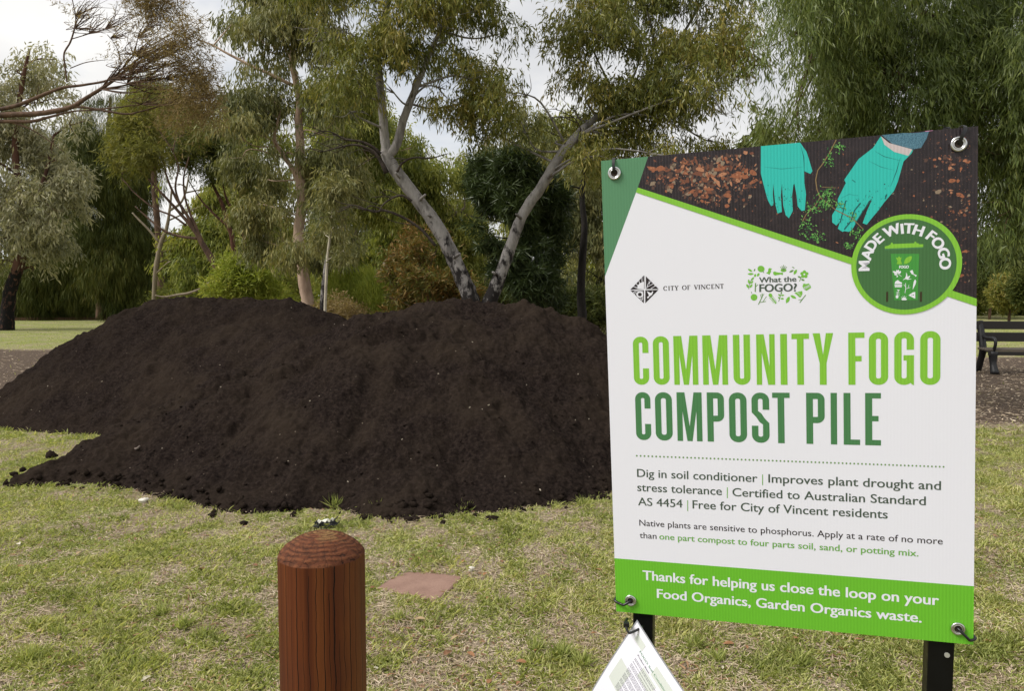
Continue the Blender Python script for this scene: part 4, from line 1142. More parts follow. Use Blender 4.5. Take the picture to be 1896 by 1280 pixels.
# round badge with the bin
A = Art(); g8 = lambda x, y: (1560 + x / 6.4, 390 + y / 6.4)
cu_, cv_ = sg(1676.5, 490); rO = ((sg(1779, 490)[0] - sg(1573.5, 490)[0]) + (sg(1676, 397)[1] - sg(1676, 582)[1])) / 4
A.ell(cu_, cv_, rO, rO, 0, M_lime, 10, 64, True)
A.ell(cu_, cv_, rO * .905, rO * .905, 0, M_badge, 11, 64, True)
for ch, x_, y_ in (('M', 255, 655), ('A', 292, 520), ('D', 340, 410), ('E', 425, 330), ('W', 585, 235), ('I', 705, 215), ('T', 785, 210), ('H', 900, 235), ('F', 1050, 300), ('O', 1130, 385), ('G', 1195, 500), ('O', 1215, 628)):
    u, v = sg(*g8(x_, y_)); an_ = math.atan2(u - cu_, v - cv_); hh_ = .0155
    V, Fc, x0, x1 = glyphs(ch, .02); wch = (x1 - x0) * hh_ / CAPH * 1.02
    ca, sa = math.cos(-an_), math.sin(-an_)
    rb = math.hypot(u - cu_, v - cv_) - hh_ / 2
    bx_, by_ = cu_ + math.sin(an_) * rb, cv_ + math.cos(an_) * rb
    A.text(ch, None, None, 0, M_white, 12, off=.02, bold=.035, uv=((bx_ - ca * wch / 2, by_ - sa * wch / 2), (bx_ + ca * wch / 2, by_ + sa * wch / 2), hh_))
P8 = lambda lst: [g8(*q_) for q_ in lst]
A.poly(P8([(500, 425), (545, 412), (570, 398), (572, 380), (592, 380), (594, 396), (850, 386), (852, 368), (870, 366), (873, 384), (905, 390), (908, 400), (955, 398), (955, 432), (500, 452)]), M_lime, 12)
A.poly(P8([(500, 452), (955, 432), (955, 448), (500, 470)]), M_dgreen, 12)
A.poly(P8([(568, 512), (908, 512), (888, 1060), (612, 1062)]), M_bin, 12)
for x_ in (515, 915): A.poly(P8([(x_, 965), (x_ + 26, 960), (x_ + 24, 1080), (x_, 1084)]), M_bindk, 12)
def lf8(a_, m_=M_white): A.leaf(*g8(a_[0], a_[1]), *g8(a_[2], a_[3]), a_[4] / 6.4, m_, 13)
lf8((725, 632, 822, 540, 62), M_lime); A.poly(P8([(630, 555), (655, 560), (668, 540), (685, 560), (700, 550), (690, 590), (705, 635), (640, 635), (650, 600)]), M_lime, 13)
A.text('FOGO', g8(670, 685), g8(783, 682), 4.9, M_white, 13, off=.02, bold=.03)
for a_ in ((650, 745, 592, 720, 24), (650, 740, 640, 703, 22), (660, 745, 660, 700, 22), (665, 752, 690, 715, 22), (650, 760, 610, 755, 20), (655, 770, 640, 790, 16)): lf8(a_)
A.strip(P8([(600, 728), (660, 752), (698, 780)]), .0006, M_white, 13)
A.poly(P8([(752, 730), (765, 760), (768, 785), (800, 770), (795, 790), (775, 805), (820, 810), (770, 820), (750, 810), (710, 825), (740, 800), (752, 770)]), M_white, 13)
A.poly(P8([(797, 718), (825, 702), (838, 730), (840, 750), (880, 768), (865, 785), (850, 765), (815, 750)]), M_white, 13)
A.poly(P8([(615, 870), (625, 840), (655, 822), (680, 845), (700, 850), (705, 870)]), M_white, 13); A.poly(P8([(615, 878), (705, 878), (700, 908), (620, 908)]), M_white, 13)
A.strip(P8([(618, 890), (703, 890)]), .0004, M_bin, 14)
A.strip(P8([(738, 978), (748, 920), (745, 860)]), .0008, M_white, 13); A.strip(P8([(745, 930), (800, 910)]), .0006, M_white, 13); A.strip(P8([(748, 910), (725, 875)]), .0006, M_white, 13); A.strip(P8([(775, 918), (785, 880)]), .0005, M_white, 13)
A.poly(P8([(845, 835), (860, 815), (872, 840), (865, 870), (830, 938), (835, 880)]), M_white, 13)
A.strip(P8([(660, 940), (648, 1010)]), .0006, M_white, 13); A.ell(*g8(645, 1022), 2.6, 3, 0, M_white, 13, 12); A.poly(P8([(640, 935), (678, 940), (662, 955)]), M_white, 13)
for k in range(4): A.strip(P8([(632, 965 + 13 * k), (675, 970 + 13 * k)]), .0004, M_white, 13)
for d_ in (-35, -15, 5, 25): A.strip(P8([(730, 1060), (728 + d_, 1005 + abs(d_) * .5)]), .0006, M_white, 13)
A.poly(P8([(695, 1050), (730, 1030), (765, 1050), (750, 1062), (705, 1062)]), M_white, 13)
A.poly(P8([(780, 1005), (830, 970), (860, 965), (860, 1045), (830, 1030)]), M_white, 13); A.ell(*g8(838, 1000), 1.1, 1.1, 0, M_bin, 14, 8); A.ell(*g8(820, 1002), .8, .8, 0, M_bin, 14, 8)
A.build('round_badge', panel)

# eyelets, cable ties and posts
steel = mat('steel', (0.6, 0.6, 0.6), 0.28, 1.0); hole = mat('eyelet_hole', (0.03, 0.02, 0.012), 0.9); clear = mat('eyelet_washer', (0.5, 0.55, 0.5), 0.2, 0, .6)
tie_m = mat('black_nylon', (0.006, 0.006, 0.007), 0.35, 0, .5); post_m = mat('black_paint', (0.003, 0.003, 0.003), 0.38, 0, .2)
t = NT(post_m); t.l(t.ramp(t.noise(t.pos(), 40, 4, .6), [(.3, .3), (.7, .5)]), t.b.inputs['Roughness'])
EY = [(1138, 321), (1774.5, 267), (1168, 1112), (1773, 1164)]
for i, q_ in enumerate(EY):
    u, v = sg(*q_)
    er = 0.0098 if i < 2 else 0.0088
    mb = MB()
    nn = 40
    for (R0, r0, y0) in ((er, .0022, -.0028), (er * .72, .0012, -.0032)):
        vs, fs = [], []
        for a_ in range(nn):
            for b_ in range(8):
                th = 6.2832 * a_ / nn; ph_ = 6.2832 * b_ / 8
                vs.append((u + (R0 + r0 * math.cos(ph_)) * math.cos(th), y0 + r0 * .8 * math.sin(ph_), v + (R0 + r0 * math.cos(ph_)) * math.sin(th)))
                fs.append((a_ * 8 + b_, ((a_ + 1) % nn) * 8 + b_, ((a_ + 1) % nn) * 8 + (b_ + 1) % 8, a_ * 8 + (b_ + 1) % 8))
        mb.add(vs, fs, 0, True)
    vs = [(u + er * .72 * math.cos(6.2832 * a_ / nn), -.0024, v + er * .72 * math.sin(6.2832 * a_ / nn)) for a_ in range(nn)]
    mb.add(vs, [tuple(range(nn))], 1)
    mb.build('eyelet', [steel, hole], sign, False)
def ribbon(mb, pts, w, th, wdir, m=0):
    P, _ = smooth_path(pts, 1, 6); k = len(P); wd_ = np.array(wdir, float)
    T__ = np.gradient(P, axis=0); T__ /= np.linalg.norm(T__, axis=1)[:, None]
    N = np.cross(T__, wd_); N /= np.linalg.norm(N, axis=1)[:, None] + 1e-9
    vs = np.concatenate([P + wd_ * w / 2 + N * th / 2, P - wd_ * w / 2 + N * th / 2, P - wd_ * w / 2 - N * th / 2, P + wd_ * w / 2 - N * th / 2])
    fs = []
    for i in range(k - 1):
        for j in range(4): fs.append((j * k + i, j * k + i + 1, ((j + 1) % 4) * k + i + 1, ((j + 1) % 4) * k + i))
    fs += [(0, k, 2 * k, 3 * k), (k - 1, 4 * k - 1, 3 * k - 1, 2 * k - 1)]
    mb.add(vs.tolist(), fs, m, False)
u, v = sg(*EY[0]); mb = MB(); ribbon(mb, [(u, .004, v - .002), (u - .0003, -.005, v + .002), (u - .0004, -.007, v + .010), (u - .0006, -.0045, SH - .004), (u - .0006, .002, SH + .003), (u, .02, SH + .001)], .0050, .0013, (1, 0, 0)); mb.build('cable_tie', tie_m, sign, False)
u, v = sg(*EY[1]); mb = MB(); ribbon(mb, [(u, .004, v - .004), (u + .0005, -.005, v + .002), (u + .004, -.008, v + .012), (u + .008, -.006, SH - .004), (u + .008, .002, SH + .003), (u + .004, .02, SH)], .0056, .0013, (.94, 0, -.34))
mb.box((u - .018, .012, SH - .002), (u - .008, .02, SH + .005), 0, None, .001); ribbon(mb, [(u - .012, .014, SH + .003), (u - .02, .012, SH + .008), (u - .026, .008, SH + .0075)], .005, .001, (0, 1, .2), 0); mb.build('cable_tie', tie_m, sign, False)
u, v = sg(*EY[2]); ul, vl_ = sg(1142, 1117); mb = MB(); mb.tube([(u + .001, .004, v + .002), (u - .002, -.006, v - .001), (u - .012, -.009, v - .0065), (u * .4, -.006, v - .007), (-.0025, .0, v - .003), (.004, .02, v)], .0024, 8); mb.build('cable_tie', tie_m, sign, False)
u, v = sg(*EY[3]); mb = MB(); mb.tube([(u - .002, .004, v + .002), (u + .002, -.006, v - .001), (u + .012, -.009, v - .011), (SW - .006, -.006, v - .0165), (SW + .0025, .0, v - .014), (SW - .006, .02, v - .01)], .0024, 8); mb.build('cable_tie', tie_m, sign, False)

def post(pl, pr, depth):
    """square steel post behind the board: its two visible edges just under the board, in photo pixels"""
    a, b = sg(*pl)[0], sg(*pr)[0]
    w_ = b - a; c_ = SR @ Vector(((a + b) / 2, 0.007 + w_ / 2, 0.0)) + SO
    top = SR @ Vector(((a + b) / 2, 0.007 + w_ / 2, SH - .03)) + SO
    M = SR.to_4x4()
    ztop = SH - .03; L = c_.z + 0.35
    mb = MB(); uu = (a + b) / 2
    # the posts stand upright; the board leans a little against them
    Mi = (Matrix.Translation(SO) @ M).inverted() @ Matrix.Translation(c_) @ Matrix.Rotation(-0.3124, 4, 'Z')
    mb.box((-w_ / 2, -w_ / 2, -c_.z - .3), (w_ / 2, w_ / 2, .15), 0, Mi, .002)
    mb.box((uu - w_ / 2, .007, .14), (uu + w_ / 2, .007 + w_, SH - .03), 0, None, .002)
    return mb
pmb = post((1171, 1137), (1208, 1140), 0); pmb.build('post', post_m, sign, False)
pmb = post((1721, 1190), (1770, 1194), 0)
right_post = pmb.build('post', post_m, sign, False)
u, v = sg(1755, 1217)
mb = MB(); vs = [(u + .0042 * math.cos(6.2832 * a_ / 20), .0045, v + .0042 * math.sin(6.2832 * a_ / 20)) for a_ in range(20)]; vs2 = [(x_, .02, z_) for x_, _, z_ in vs]
mb.add(vs + vs2, [tuple(range(20))] + [(i, 20 + i, 20 + (i + 1) % 20, (i + 1) % 20) for i in range(20)]); mb.build('rivet', mat('rivet', (.42, .42, .38), .5, .3), right_post, False)

# laminated notice hanging from the left post by one corner
note = thing('paper_notice', 'laminated white paper notice hanging by one corner from the left sign post', 'notice', at(1180, 1153, 1.335))
M_paper = mat('laminated_paper', (0.80, 0.79, 0.88), 0.22, 0, .5); M_pale = mat('paper_pattern', (0.62, 0.655, 0.62), 0.22); M_film = mat('laminate_film', (0.30, 0.31, 0.34), 0.2)
lo_, hi_ = -200.0, -20.0      # the sheet's two edges are square to each other and turned to the right, like the board
def edges(a):
    mk = lambda x, y, z: Vector((1, 0, 0)) * (x + .173 * z) - UPV * (y + .364 * z) + FWD * z
    return mk(82, 130, a), mk(-92, 130, -a)
for _ in range(50):
    md = (lo_ + hi_) / 2; e1_, e2_ = edges(md)
    if e1_.dot(e2_) < 0: lo_ = md
    else: hi_ = md
ex, ey = (v_.normalized() for v_ in edges(lo_)); en = ey.cross(ex).normalized()
if en.dot(CAMP - note.location) < 0: en = -en
def pp(x, y, l=0): # millimetres along the sheet's top edge, down its side
    bend = 0.0025 * ((x - y) / 100.0) ** 2
    return ex * (x / 1000) + ey * (y / 1000) - en * bend + en * (l * 0.0002)
def sheet(mb, x0, y0, x1, y1, l, m, n=10):
    vs = [pp(x0 + (x1 - x0) * i / n, y0 + (y1 - y0) * j / n, l) for j in range(n + 1) for i in range(n + 1)]
    mb.add([tuple(v_) for v_ in vs], [(j * (n + 1) + i, (j + 1) * (n + 1) + i, (j + 1) * (n + 1) + i + 1, j * (n + 1) + i + 1) for j in range(n) for i in range(n)], m, True)
mb = MB(); sheet(mb, -3, -3, 213, 300, 0, 2); sheet(mb, 0, 0, 210, 297, 1, 0)
for (x0, y0, x1, y1) in ((14, 14, 40, 30), (78, 18, 132, 42), (60, 48, 100, 74), (14, 88, 48, 150), (80, 100, 125, 140), (20, 190, 60, 230)): sheet(mb, x0, y0, x1, y1, 2, 1)
mb.build('sheet', [M_paper, M_pale, M_film], note, False)
M_pgreen = mat('notice_green', (0.10, 0.28, 0.14), .4); M_pgrey = mat('notice_grey', (0.13, 0.13, 0.16), .4)
mb = MB()
def ptext(body, x, y, L_mm, cap, m, off=0.0):
    V, Fc, x0, x1 = glyphs(body, off); sx = L_mm / (x1 - x0); sy = cap / CAPH
    mb.add([tuple(pp(x + (a - x0) * sx, y - b * sy, 4)) for a, b in V], Fc, m)
ptext('FOGO Soil Conditioner AS 4454', 37, 36, 128, 4.6, 0); ptext('Product Sheet', 38, 45, 37, 3.4, 1, .01)
rgp = np.random.default_rng(4); yy = 54.0
for para in (2, 1, 3, 4, 4, 3, 5):
    for k in range(para):
        x_ = 37.0
        end = 170 - (rgp.uniform(20, 90) if k == para - 1 else rgp.uniform(0, 8))
        while x_ < end:     # unreadable small print: word-long dashes
            wl = rgp.uniform(2, 8); mb.add([tuple(pp(a, b, 4)) for a, b in ((x_, yy), (x_ + wl, yy), (x_ + wl, yy - 1.0), (x_, yy - 1.0))], [(0, 1, 2, 3)], 1); x_ += wl + 1.2
        yy += 3.4
    yy += 3.2
mb.build('printing', [M_pgreen, M_pgrey], note, False)
mb = MB(); q0 = pp(8, 8, 0)
mb.tube([q0 + en * -.004 + Vector((.006, 0, .003)), q0 + en * .006 + Vector((.004, 0, -.001)), q0 + en * .010 + Vector((-.006, 0, -.006)), q0 + Vector((-.018, -.004, -.004)), q0 + Vector((-.022, .006, .006)), q0 + Vector((-.016, .02, .010))], .0023, 8)
mb.box((-.025, .0, .001), (-.015, .009, .010), 0, Matrix.Translation(q0), .001)
mb.build('cable_tie', tie_m, note, False)

# ------------------------------------------------------------------ park bench
bm_ = mat('dark_bench_wood', (0.016, 0.013, 0.011), 0.6); ir = mat('bench_iron', (0.010, 0.010, 0.011), 0.5)
pale = mat('lit_bench_wood', (0.11, 0.09, 0.07), .7)  # seat slats paler than the back: light on their tops put into the colour
bench = thing('park_bench', 'dark slatted park bench standing on bark litter right of the sign', 'bench', (10.12, 14.6, 0), (0, 0, RAD(-6)))
Lb = 0.98
def plank(nm, lo, hi, m, rot=0):
    mb = MB(); mb.box(lo, hi, 0, Matrix.Translation((0, 0, 0)), .008); return mb.build(nm, m, bench, False)
plank('back_slat', (-Lb, .27, .84), (Lb, .31, 1.0), bm_); plank('back_slat', (-Lb, .23, .60), (Lb, .27, .78), bm_)
plank('seat_slat', (-Lb, -.25, .44), (Lb, -.13, .48), pale); plank('seat_slat', (-Lb, -.11, .445), (Lb, .01, .485), pale); plank('seat_slat', (-Lb, .03, .45), (Lb, .15, .49), pale)
plank('apron', (-Lb, -.262, .36), (Lb, -.252, .438), bm_)
for x_ in (-.86, .86):
    mb = MB()
    mb.tube([(x_, .36, .0), (x_, .24, .25), (x_, .18, .44), (x_, .22, .62), (x_, .30, .86), (x_, .34, 1.0)], [.07, .06, .07, .065, .065, .06], 8)
    mb.tube([(x_, -.30, .0), (x_, -.22, .2), (x_, -.2, .43)], [.08, .06, .09], 8)
    mb.tube([(x_, -.24, .42), (x_, .0, .43), (x_, .22, .43)], [.035, .03, .035], 8)
    mb.tube([(x_, -.22, .43), (x_, -.28, .6), (x_, -.2, .68), (x_, .05, .68), (x_, .24, .72)], [.03, .03, .035, .035, .03], 8)
    mb.build('end_frame', ir, bench, False)

# ------------------------------------------------------------------ trees and shrubs
L_gum = leaf_mat('gum_leaf', [(0.020, 0.028, 0.009), (0.044, 0.056, 0.015), (0.078, 0.088, 0.022), (0.12, 0.115, 0.032), (0.18, 0.145, 0.05)], .30, .42, .45, k=2.25, warm=1.1)
L_pep = leaf_mat('peppermint_leaf', [(0.024, 0.040, 0.011), (0.050, 0.075, 0.020), (0.085, 0.112, 0.033), (0.14, 0.16, 0.06)], .30, .42, .6, k=1.9, warm=1.10)
L_silver = leaf_mat('silver_leaf', [(0.085, 0.092, 0.062), (0.155, 0.158, 0.105), (0.24, 0.232, 0.155), (0.32, 0.29, 0.18)], .25, .55, .3, k=1.7, warm=1.04)
L_she = leaf_mat('sheoak_needle', [(0.012, 0.018, 0.006), (0.026, 0.036, 0.010), (0.05, 0.06, 0.016), (0.085, 0.08, 0.022)], .2, .6, .2, k=1.9, warm=1.08)
L_olive = leaf_mat('olive_needle', [(0.030, 0.036, 0.010), (0.06, 0.066, 0.018), (0.10, 0.10, 0.026), (0.15, 0.135, 0.035)], .35, .55, .3, k=2.2, warm=1.06)
L_grey = leaf_mat('grey_gum_leaf', [(0.028, 0.038, 0.018), (0.054, 0.066, 0.031), (0.092, 0.10, 0.045), (0.14, 0.135, 0.055)], .28, .5, .35, k=2.4, warm=1.14)
L_dark = leaf_mat('whorl_leaf', [(0.014, 0.022, 0.008), (0.034, 0.050, 0.017), (0.068, 0.088, 0.030)], .15, .4, .45, k=1.5)
L_lime = leaf_mat('shrub_leaf', [(0.06, 0.09, 0.018), (0.12, 0.165, 0.03), (0.19, 0.23, 0.05), (0.28, 0.28, 0.07)], .35, .5, .3, k=1.75, warm=1.12)
L_rust = leaf_mat('rust_leaf', [(0.035, 0.042, 0.012), (0.07, 0.072, 0.02), (0.13, 0.07, 0.022), (0.10, 0.10, 0.03)], .3, .55, .3, k=1.9)
L_brown = leaf_mat('brown_needle', [(0.08, 0.060, 0.030), (0.14, 0.102, 0.05), (0.21, 0.15, 0.07), (0.17, 0.16, 0.08)], .3, .6, .2, k=1.5)
L_mix = leaf_mat('backdrop_leaf', [(0.035, 0.048, 0.014), (0.08, 0.098, 0.026), (0.15, 0.16, 0.042), (0.28, 0.26, 0.075)], .4, .5, .3, k=2.05, warm=1.05)
B_gum = bark_mat('smooth_grey_bark', (0.32, 0.295, 0.28), (0.085, 0.076, 0.072), .46, 5.5, (1, 1, .3), char=(1.4, 3.4, (0.018, 0.015, 0.014)))
B_pink = bark_mat('pink_bark', (0.48, 0.35, 0.26), (0.27, 0.18, 0.13), .45, 2.5, (1, 1, .3))
B_pale = bark_mat('pale_bark', (0.24, 0.195, 0.14), (0.12, 0.09, 0.065), .42, 3, (1, 1, .3))
B_brown = bark_mat('brown_bark', (0.15, 0.092, 0.062), (0.05, 0.032, 0.024), .5, 6, (1, 1, .3))
B_red = bark_mat('red_bark', (0.13, 0.06, 0.04), (0.05, 0.026, 0.02), .5, 4, (1, 1, .3))
B_dark = bark_mat('dark_bark', (0.030, 0.026, 0.023), (0.010, 0.009, 0.008), .5, 9, (1, 1, .3))
B_twig = bark_mat('grey_twig', (0.085, 0.066, 0.055), (0.03, 0.024, 0.02), .5, 12, (1, 1, .5))

# forked gum right behind the nearer heap
def vt_extra(root, rng):
    for pts, r, nt_ in (([(705, 285), (690, 272), (668, 262), (640, 258), (612, 244), (590, 243)], [3.4, 2.8, 2.4, 1.8, 1.2, .6], 9), ([(716, 320), (700, 290), (682, 275), (655, 268), (620, 275), (592, 282)], [5, 3.4, 2.6, 2, 1.3, .7], 7),
                        ([(806, 455), (780, 425), (745, 402), (712, 390), (690, 392), (655, 380), (628, 388)], [3, 2.6, 2.4, 2.1, 1.6, 1.2, .6], 8), ([(762, 372), (745, 362), (728, 366), (710, 378), (702, 392)], [2.6, 2.2, 1.8, 1.4, .8], 4),
                        ([(735, 318), (745, 302), (765, 292), (800, 292), (830, 284)], [2.4, 2, 1.6, 1.2, .6], 4), ([(1068, 268), (1075, 240), (1062, 215)], [2, 1.4, .7], 3)):
        mb = MB(); P = [at(a, b, 12.4 - .25 * i / len(pts)) for i, (a, b) in enumerate(pts)]
        mb.tube(P, [x * 12.4 / F_PX for x in r], 7, 0, 5)
        for k in range(nt_):
            i = int(rng.integers(1, len(P) - 1)); q_ = P[i].lerp(P[i + 1], rng.random())
            e1 = q_ + Vector((-rng.uniform(.1, .35), rng.uniform(-.1, .1), rng.uniform(-.12, .16))); e2 = e1 + Vector((-rng.uniform(.05, .25), rng.uniform(-.1, .1), rng.uniform(-.12, .12)))
            mb.tube([q_, e1, e2], [.008, .006, .002], 5, 0, 3)
        mb.build('dead_branch', B_twig, root)
_vt = vt_extra
def vt_extra(root, rng):
    _vt(root, rng)
    for (px, py, dx, dy, w) in ((838, 478, 14, -8, 4), (776, 372, 12, -12, 3.4), (742, 330, -10, -10, 3), (924, 512, -12, -8, 3.6), (965, 405, -10, -9, 3), (1015, 330, 8, -12, 3), (800, 402, -9, -4, 2.6)):
        mb = MB(); P = [at(px, py, 12.45), at(px + dx * .6, py + dy * .6, 12.3), at(px + dx, py + dy, 12.25)]
        mb.tube(P, [w * 12.4 / F_PX, w * .8 * 12.4 / F_PX, w * .55 * 12.4 / F_PX], 7, 0, 3, wob=.3, rng=rng); mb.build('broken_stub', B_gum, root)
VL = [(620, 50, 85), (700, 20, 95), (800, 30, 100), (880, 20, 85), (750, 90, 75), (850, 105, 75), (935, 60, 45, .5), (600, 140, 55, .7), (660, 140, 55), (825, 165, 60), (895, 180, 62), (955, 170, 50), (965, 225, 46, .8), (570, 80, 45, .6), (640, 200, 50, .6), (900, 235, 40, .6), (650, -90, 120), (780, -110, 140), (890, -90, 110), (740, -240, 150), (600, -40, 80), (720, 160, 40, .5), (780, 140, 50, .9), (880, 150, 50, .9)]
VR = [(1080, 60, 75), (1150, 30, 85), (1230, 50, 95), (1310, 50, 85), (1365, 90, 60), (1100, 135, 75), (1180, 140, 85), (1260, 150, 85), (1335, 165, 62), (1060, 195, 46, .8), (1130, 225, 65), (1210, 230, 75), (1290, 235, 66), (1345, 215, 40, .7), (1100, 290, 55, .8), (1180, 295, 60, .9), (1030, 260, 34, .5), (1250, 290, 50, .8), (1200, -70, 120), (1310, -70, 120), (1090, -50, 90), (1250, -200, 140), (1330, 265, 36, .6)]
tree('forked_gum_tree', 'grey barked gum with two leaning trunks forming a V behind the nearer heap', 'tree', 12.5,
     [([(880, 690), (878, 600), (868, 545), (845, 490), (815, 430), (785, 385), (750, 340), (722, 300), (712, 278)], [25, 20, 16, 14, 12.8, 12.2, 11.8, 11, 9.5]),
      ([(716, 288), (712, 250), (708, 200), (703, 150), (700, 100), (712, 30), (730, -60), (735, -200)], [9.5, 8, 7.5, 7, 6.2, 5.5, 4.5, 3]),
      ([(716, 292), (735, 266), (745, 228), (758, 192), (775, 150), (800, 90), (830, 20)], [9.5, 8, 7.5, 7, 5.5, 4.5, 3]),
      ([(884, 690), (893, 600), (912, 545), (932, 495), (951, 440), (972, 390), (1003, 345), (1036, 290), (1062, 258), (1085, 233, .2), (1130, 200, .7), (1190, 150, 1.0), (1250, 85, 1.1), (1300, 0, 1.1)], [20, 15.5, 13, 11.2, 10.2, 9.6, 9.2, 8.6, 7.6, 6.5, 5, 4, 3, 2])],
     VL + VR, B_gum, L_gum, 21, 125000, limb=.022, twigs=4, cjit=1.0, extra=vt_extra, leaf=(.115, .022), spray=9, slen=.30, droop=.75, ldroop=.8, gap=2.6, gapcut=-.10)

# weeping peppermint at the right, behind the sign
PR = [(1470, 60, 70), (1540, 30, 90), (1470, 200, 44, .7), (1520, 130, 80), (1480, 255, 60), (1440, 292, 30, .5), (1600, 80, 90), (1590, 180, 85), (1560, 260, 70), (1680, 60, 95), (1680, 170, 90), (1650, 260, 70), (1760, 60, 95), (1770, 160, 90), (1760, 240, 70), (1850, 60, 90), (1850, 160, 85), (1870, 240, 75), (1930, 100, 100), (1960, 220, 100), (1880, 330, 60, .8), (1940, 350, 90), (1600, -80, 120), (1750, -90, 130), (1900, -90, 140), (1500, -60, 90), (2050, 50, 140), (2050, 250, 130), (1850, 400, 50, .5), (1850, 310, 50)]
tree('weeping_peppermint_tree', 'dense weeping dark green tree hanging over the right corner behind the sign', 'tree', 9.6,
     [([(1990, 780), (1985, 650), (1975, 480), (1960, 330), (1900, 180), (1800, 80), (1700, 20)], [34, 30, 28, 24, 18, 12, 6]), ([(1965, 350), (2010, 200), (2040, 60), (2050, -80)], [18, 15, 10, 5]), ([(1920, 230), (1820, 190), (1700, 150), (1580, 120), (1500, 110)], [12, 9, 7, 5, 2])],
     PR, B_brown, L_pep, 31, 190000, limb=.018, twigs=3, cjit=.9, leaf=(.105, .0135), spray=14, slen=.50, droop=.95, ldroop=.75, spread=.42, gap=3.0, gapcut=-.08, hollow=.38)

# silver leaved tree at the left edge
tree('silver_leaved_tree', 'pale silver grey leaved tree at the left edge with a blackened trunk', 'tree', 33,
     [([(12, 614), (14, 580), (18, 545), (30, 505), (46, 450), (42, 400), (34, 340), (28, 260), (40, 160), (55, 90)], [14, 11, 11, 10, 8, 7, 6, 5, 4, 2]), ([(44, 430), (62, 380), (85, 320), (100, 250)], [5, 4, 3, 2])],
     [(45, 130, 50, .6), (100, 110, 40, .4), (10, 170, 70, .8), (80, 190, 60, .8), (135, 230, 40, .5), (40, 250, 75), (110, 300, 52), (20, 330, 75), (85, 370, 65), (132, 330, 34), (30, 420, 65), (100, 425, 55), (14, 480, 42), (62, 500, 40), (-30, 430, 55), (-70, 300, 90), (-60, 430, 80), (-80, 180, 90), (120, 385, 42)],
     bark_mat('scorched_red_bark', (0.13, 0.065, 0.045), (0.06, 0.03, 0.025), .5, 3, (1, 1, .3), char=(2.4, 2.9, (0.008, 0.007, 0.007))), L_silver, 41, 60000, limb=.05, cjit=1.2, leaf=(.26, .060), spray=9, slen=.6, droop=.7, ldroop=.6, gap=1.2, gapcut=.06)

# sheoaks, dark and feathery
SHK = dict(leaf=(.42, .022), spray=16, slen=.8, droop=1.0, ldroop=1.1, spread=.3, gap=.6, gapcut=-.55)
tree('sheoak_tree', 'dark feathery sheoak with a bare lower trunk beside the left end of the far heap', 'tree', 44, [([(187, 590), (186, 545), (190, 480), (198, 380), (200, 250), (205, 180)], [9, 7, 7, 6, 4, 2])],
     [(200, 200, 42), (180, 250, 55), (225, 270, 52), (160, 320, 60), (230, 340, 60), (190, 400, 68), (245, 430, 45), (150, 440, 50), (210, 490, 60), (265, 500, 42), (240, 545, 50), (290, 540, 36)], B_brown, L_she, 51, 95000, group='dark sheoaks at the edge of the lawn', limb=.05, **SHK)
tree('sheoak_tree', 'dark sheoak just right of the silver leaved tree trunk', 'tree', 47, [([(68, 590), (70, 545), (75, 470), (85, 380), (90, 300)], [6, 5, 5, 4, 2])],
     [(95, 270, 40), (110, 340, 55), (80, 420, 60), (110, 500, 60), (60, 520, 50), (150, 540, 42), (20, 540, 55), (90, 565, 30), (150, 250, 36, .6)], B_brown, L_she, 52, 80000, group='dark sheoaks at the edge of the lawn', limb=.05, **SHK)
tree('sheoak_tree', 'shadowy sheoak behind the others, its lower crown touching the far heap', 'tree', 50, [([(265, 592), (262, 540), (262, 470), (268, 390), (275, 300)], [7, 6, 6, 5, 3])],
     [(260, 300, 30, .4), (260, 455, 50), (250, 510, 60), (300, 540, 40), (200, 560, 46), (140, 580, 40), (330, 560, 30)], B_brown, L_she, 53, 70000, group='dark sheoaks at the edge of the lawn', limb=.05, **SHK)
tree('yellow_sheoak_tree', 'yellow green feathery tree top showing above the bare hanging limbs', 'tree', 38, [([(300, 595), (296, 480), (285, 330), (280, 200)], [7, 6, 5, 2])],
     [(285, 175, 36), (320, 190, 34), (260, 200, 34), (300, 215, 40), (240, 230, 30, .7), (270, 150, 22, .5), (340, 210, 30)], B_brown, L_olive, 54, 36000, limb=.04, **{**SHK, 'leaf': (.36, .022)})

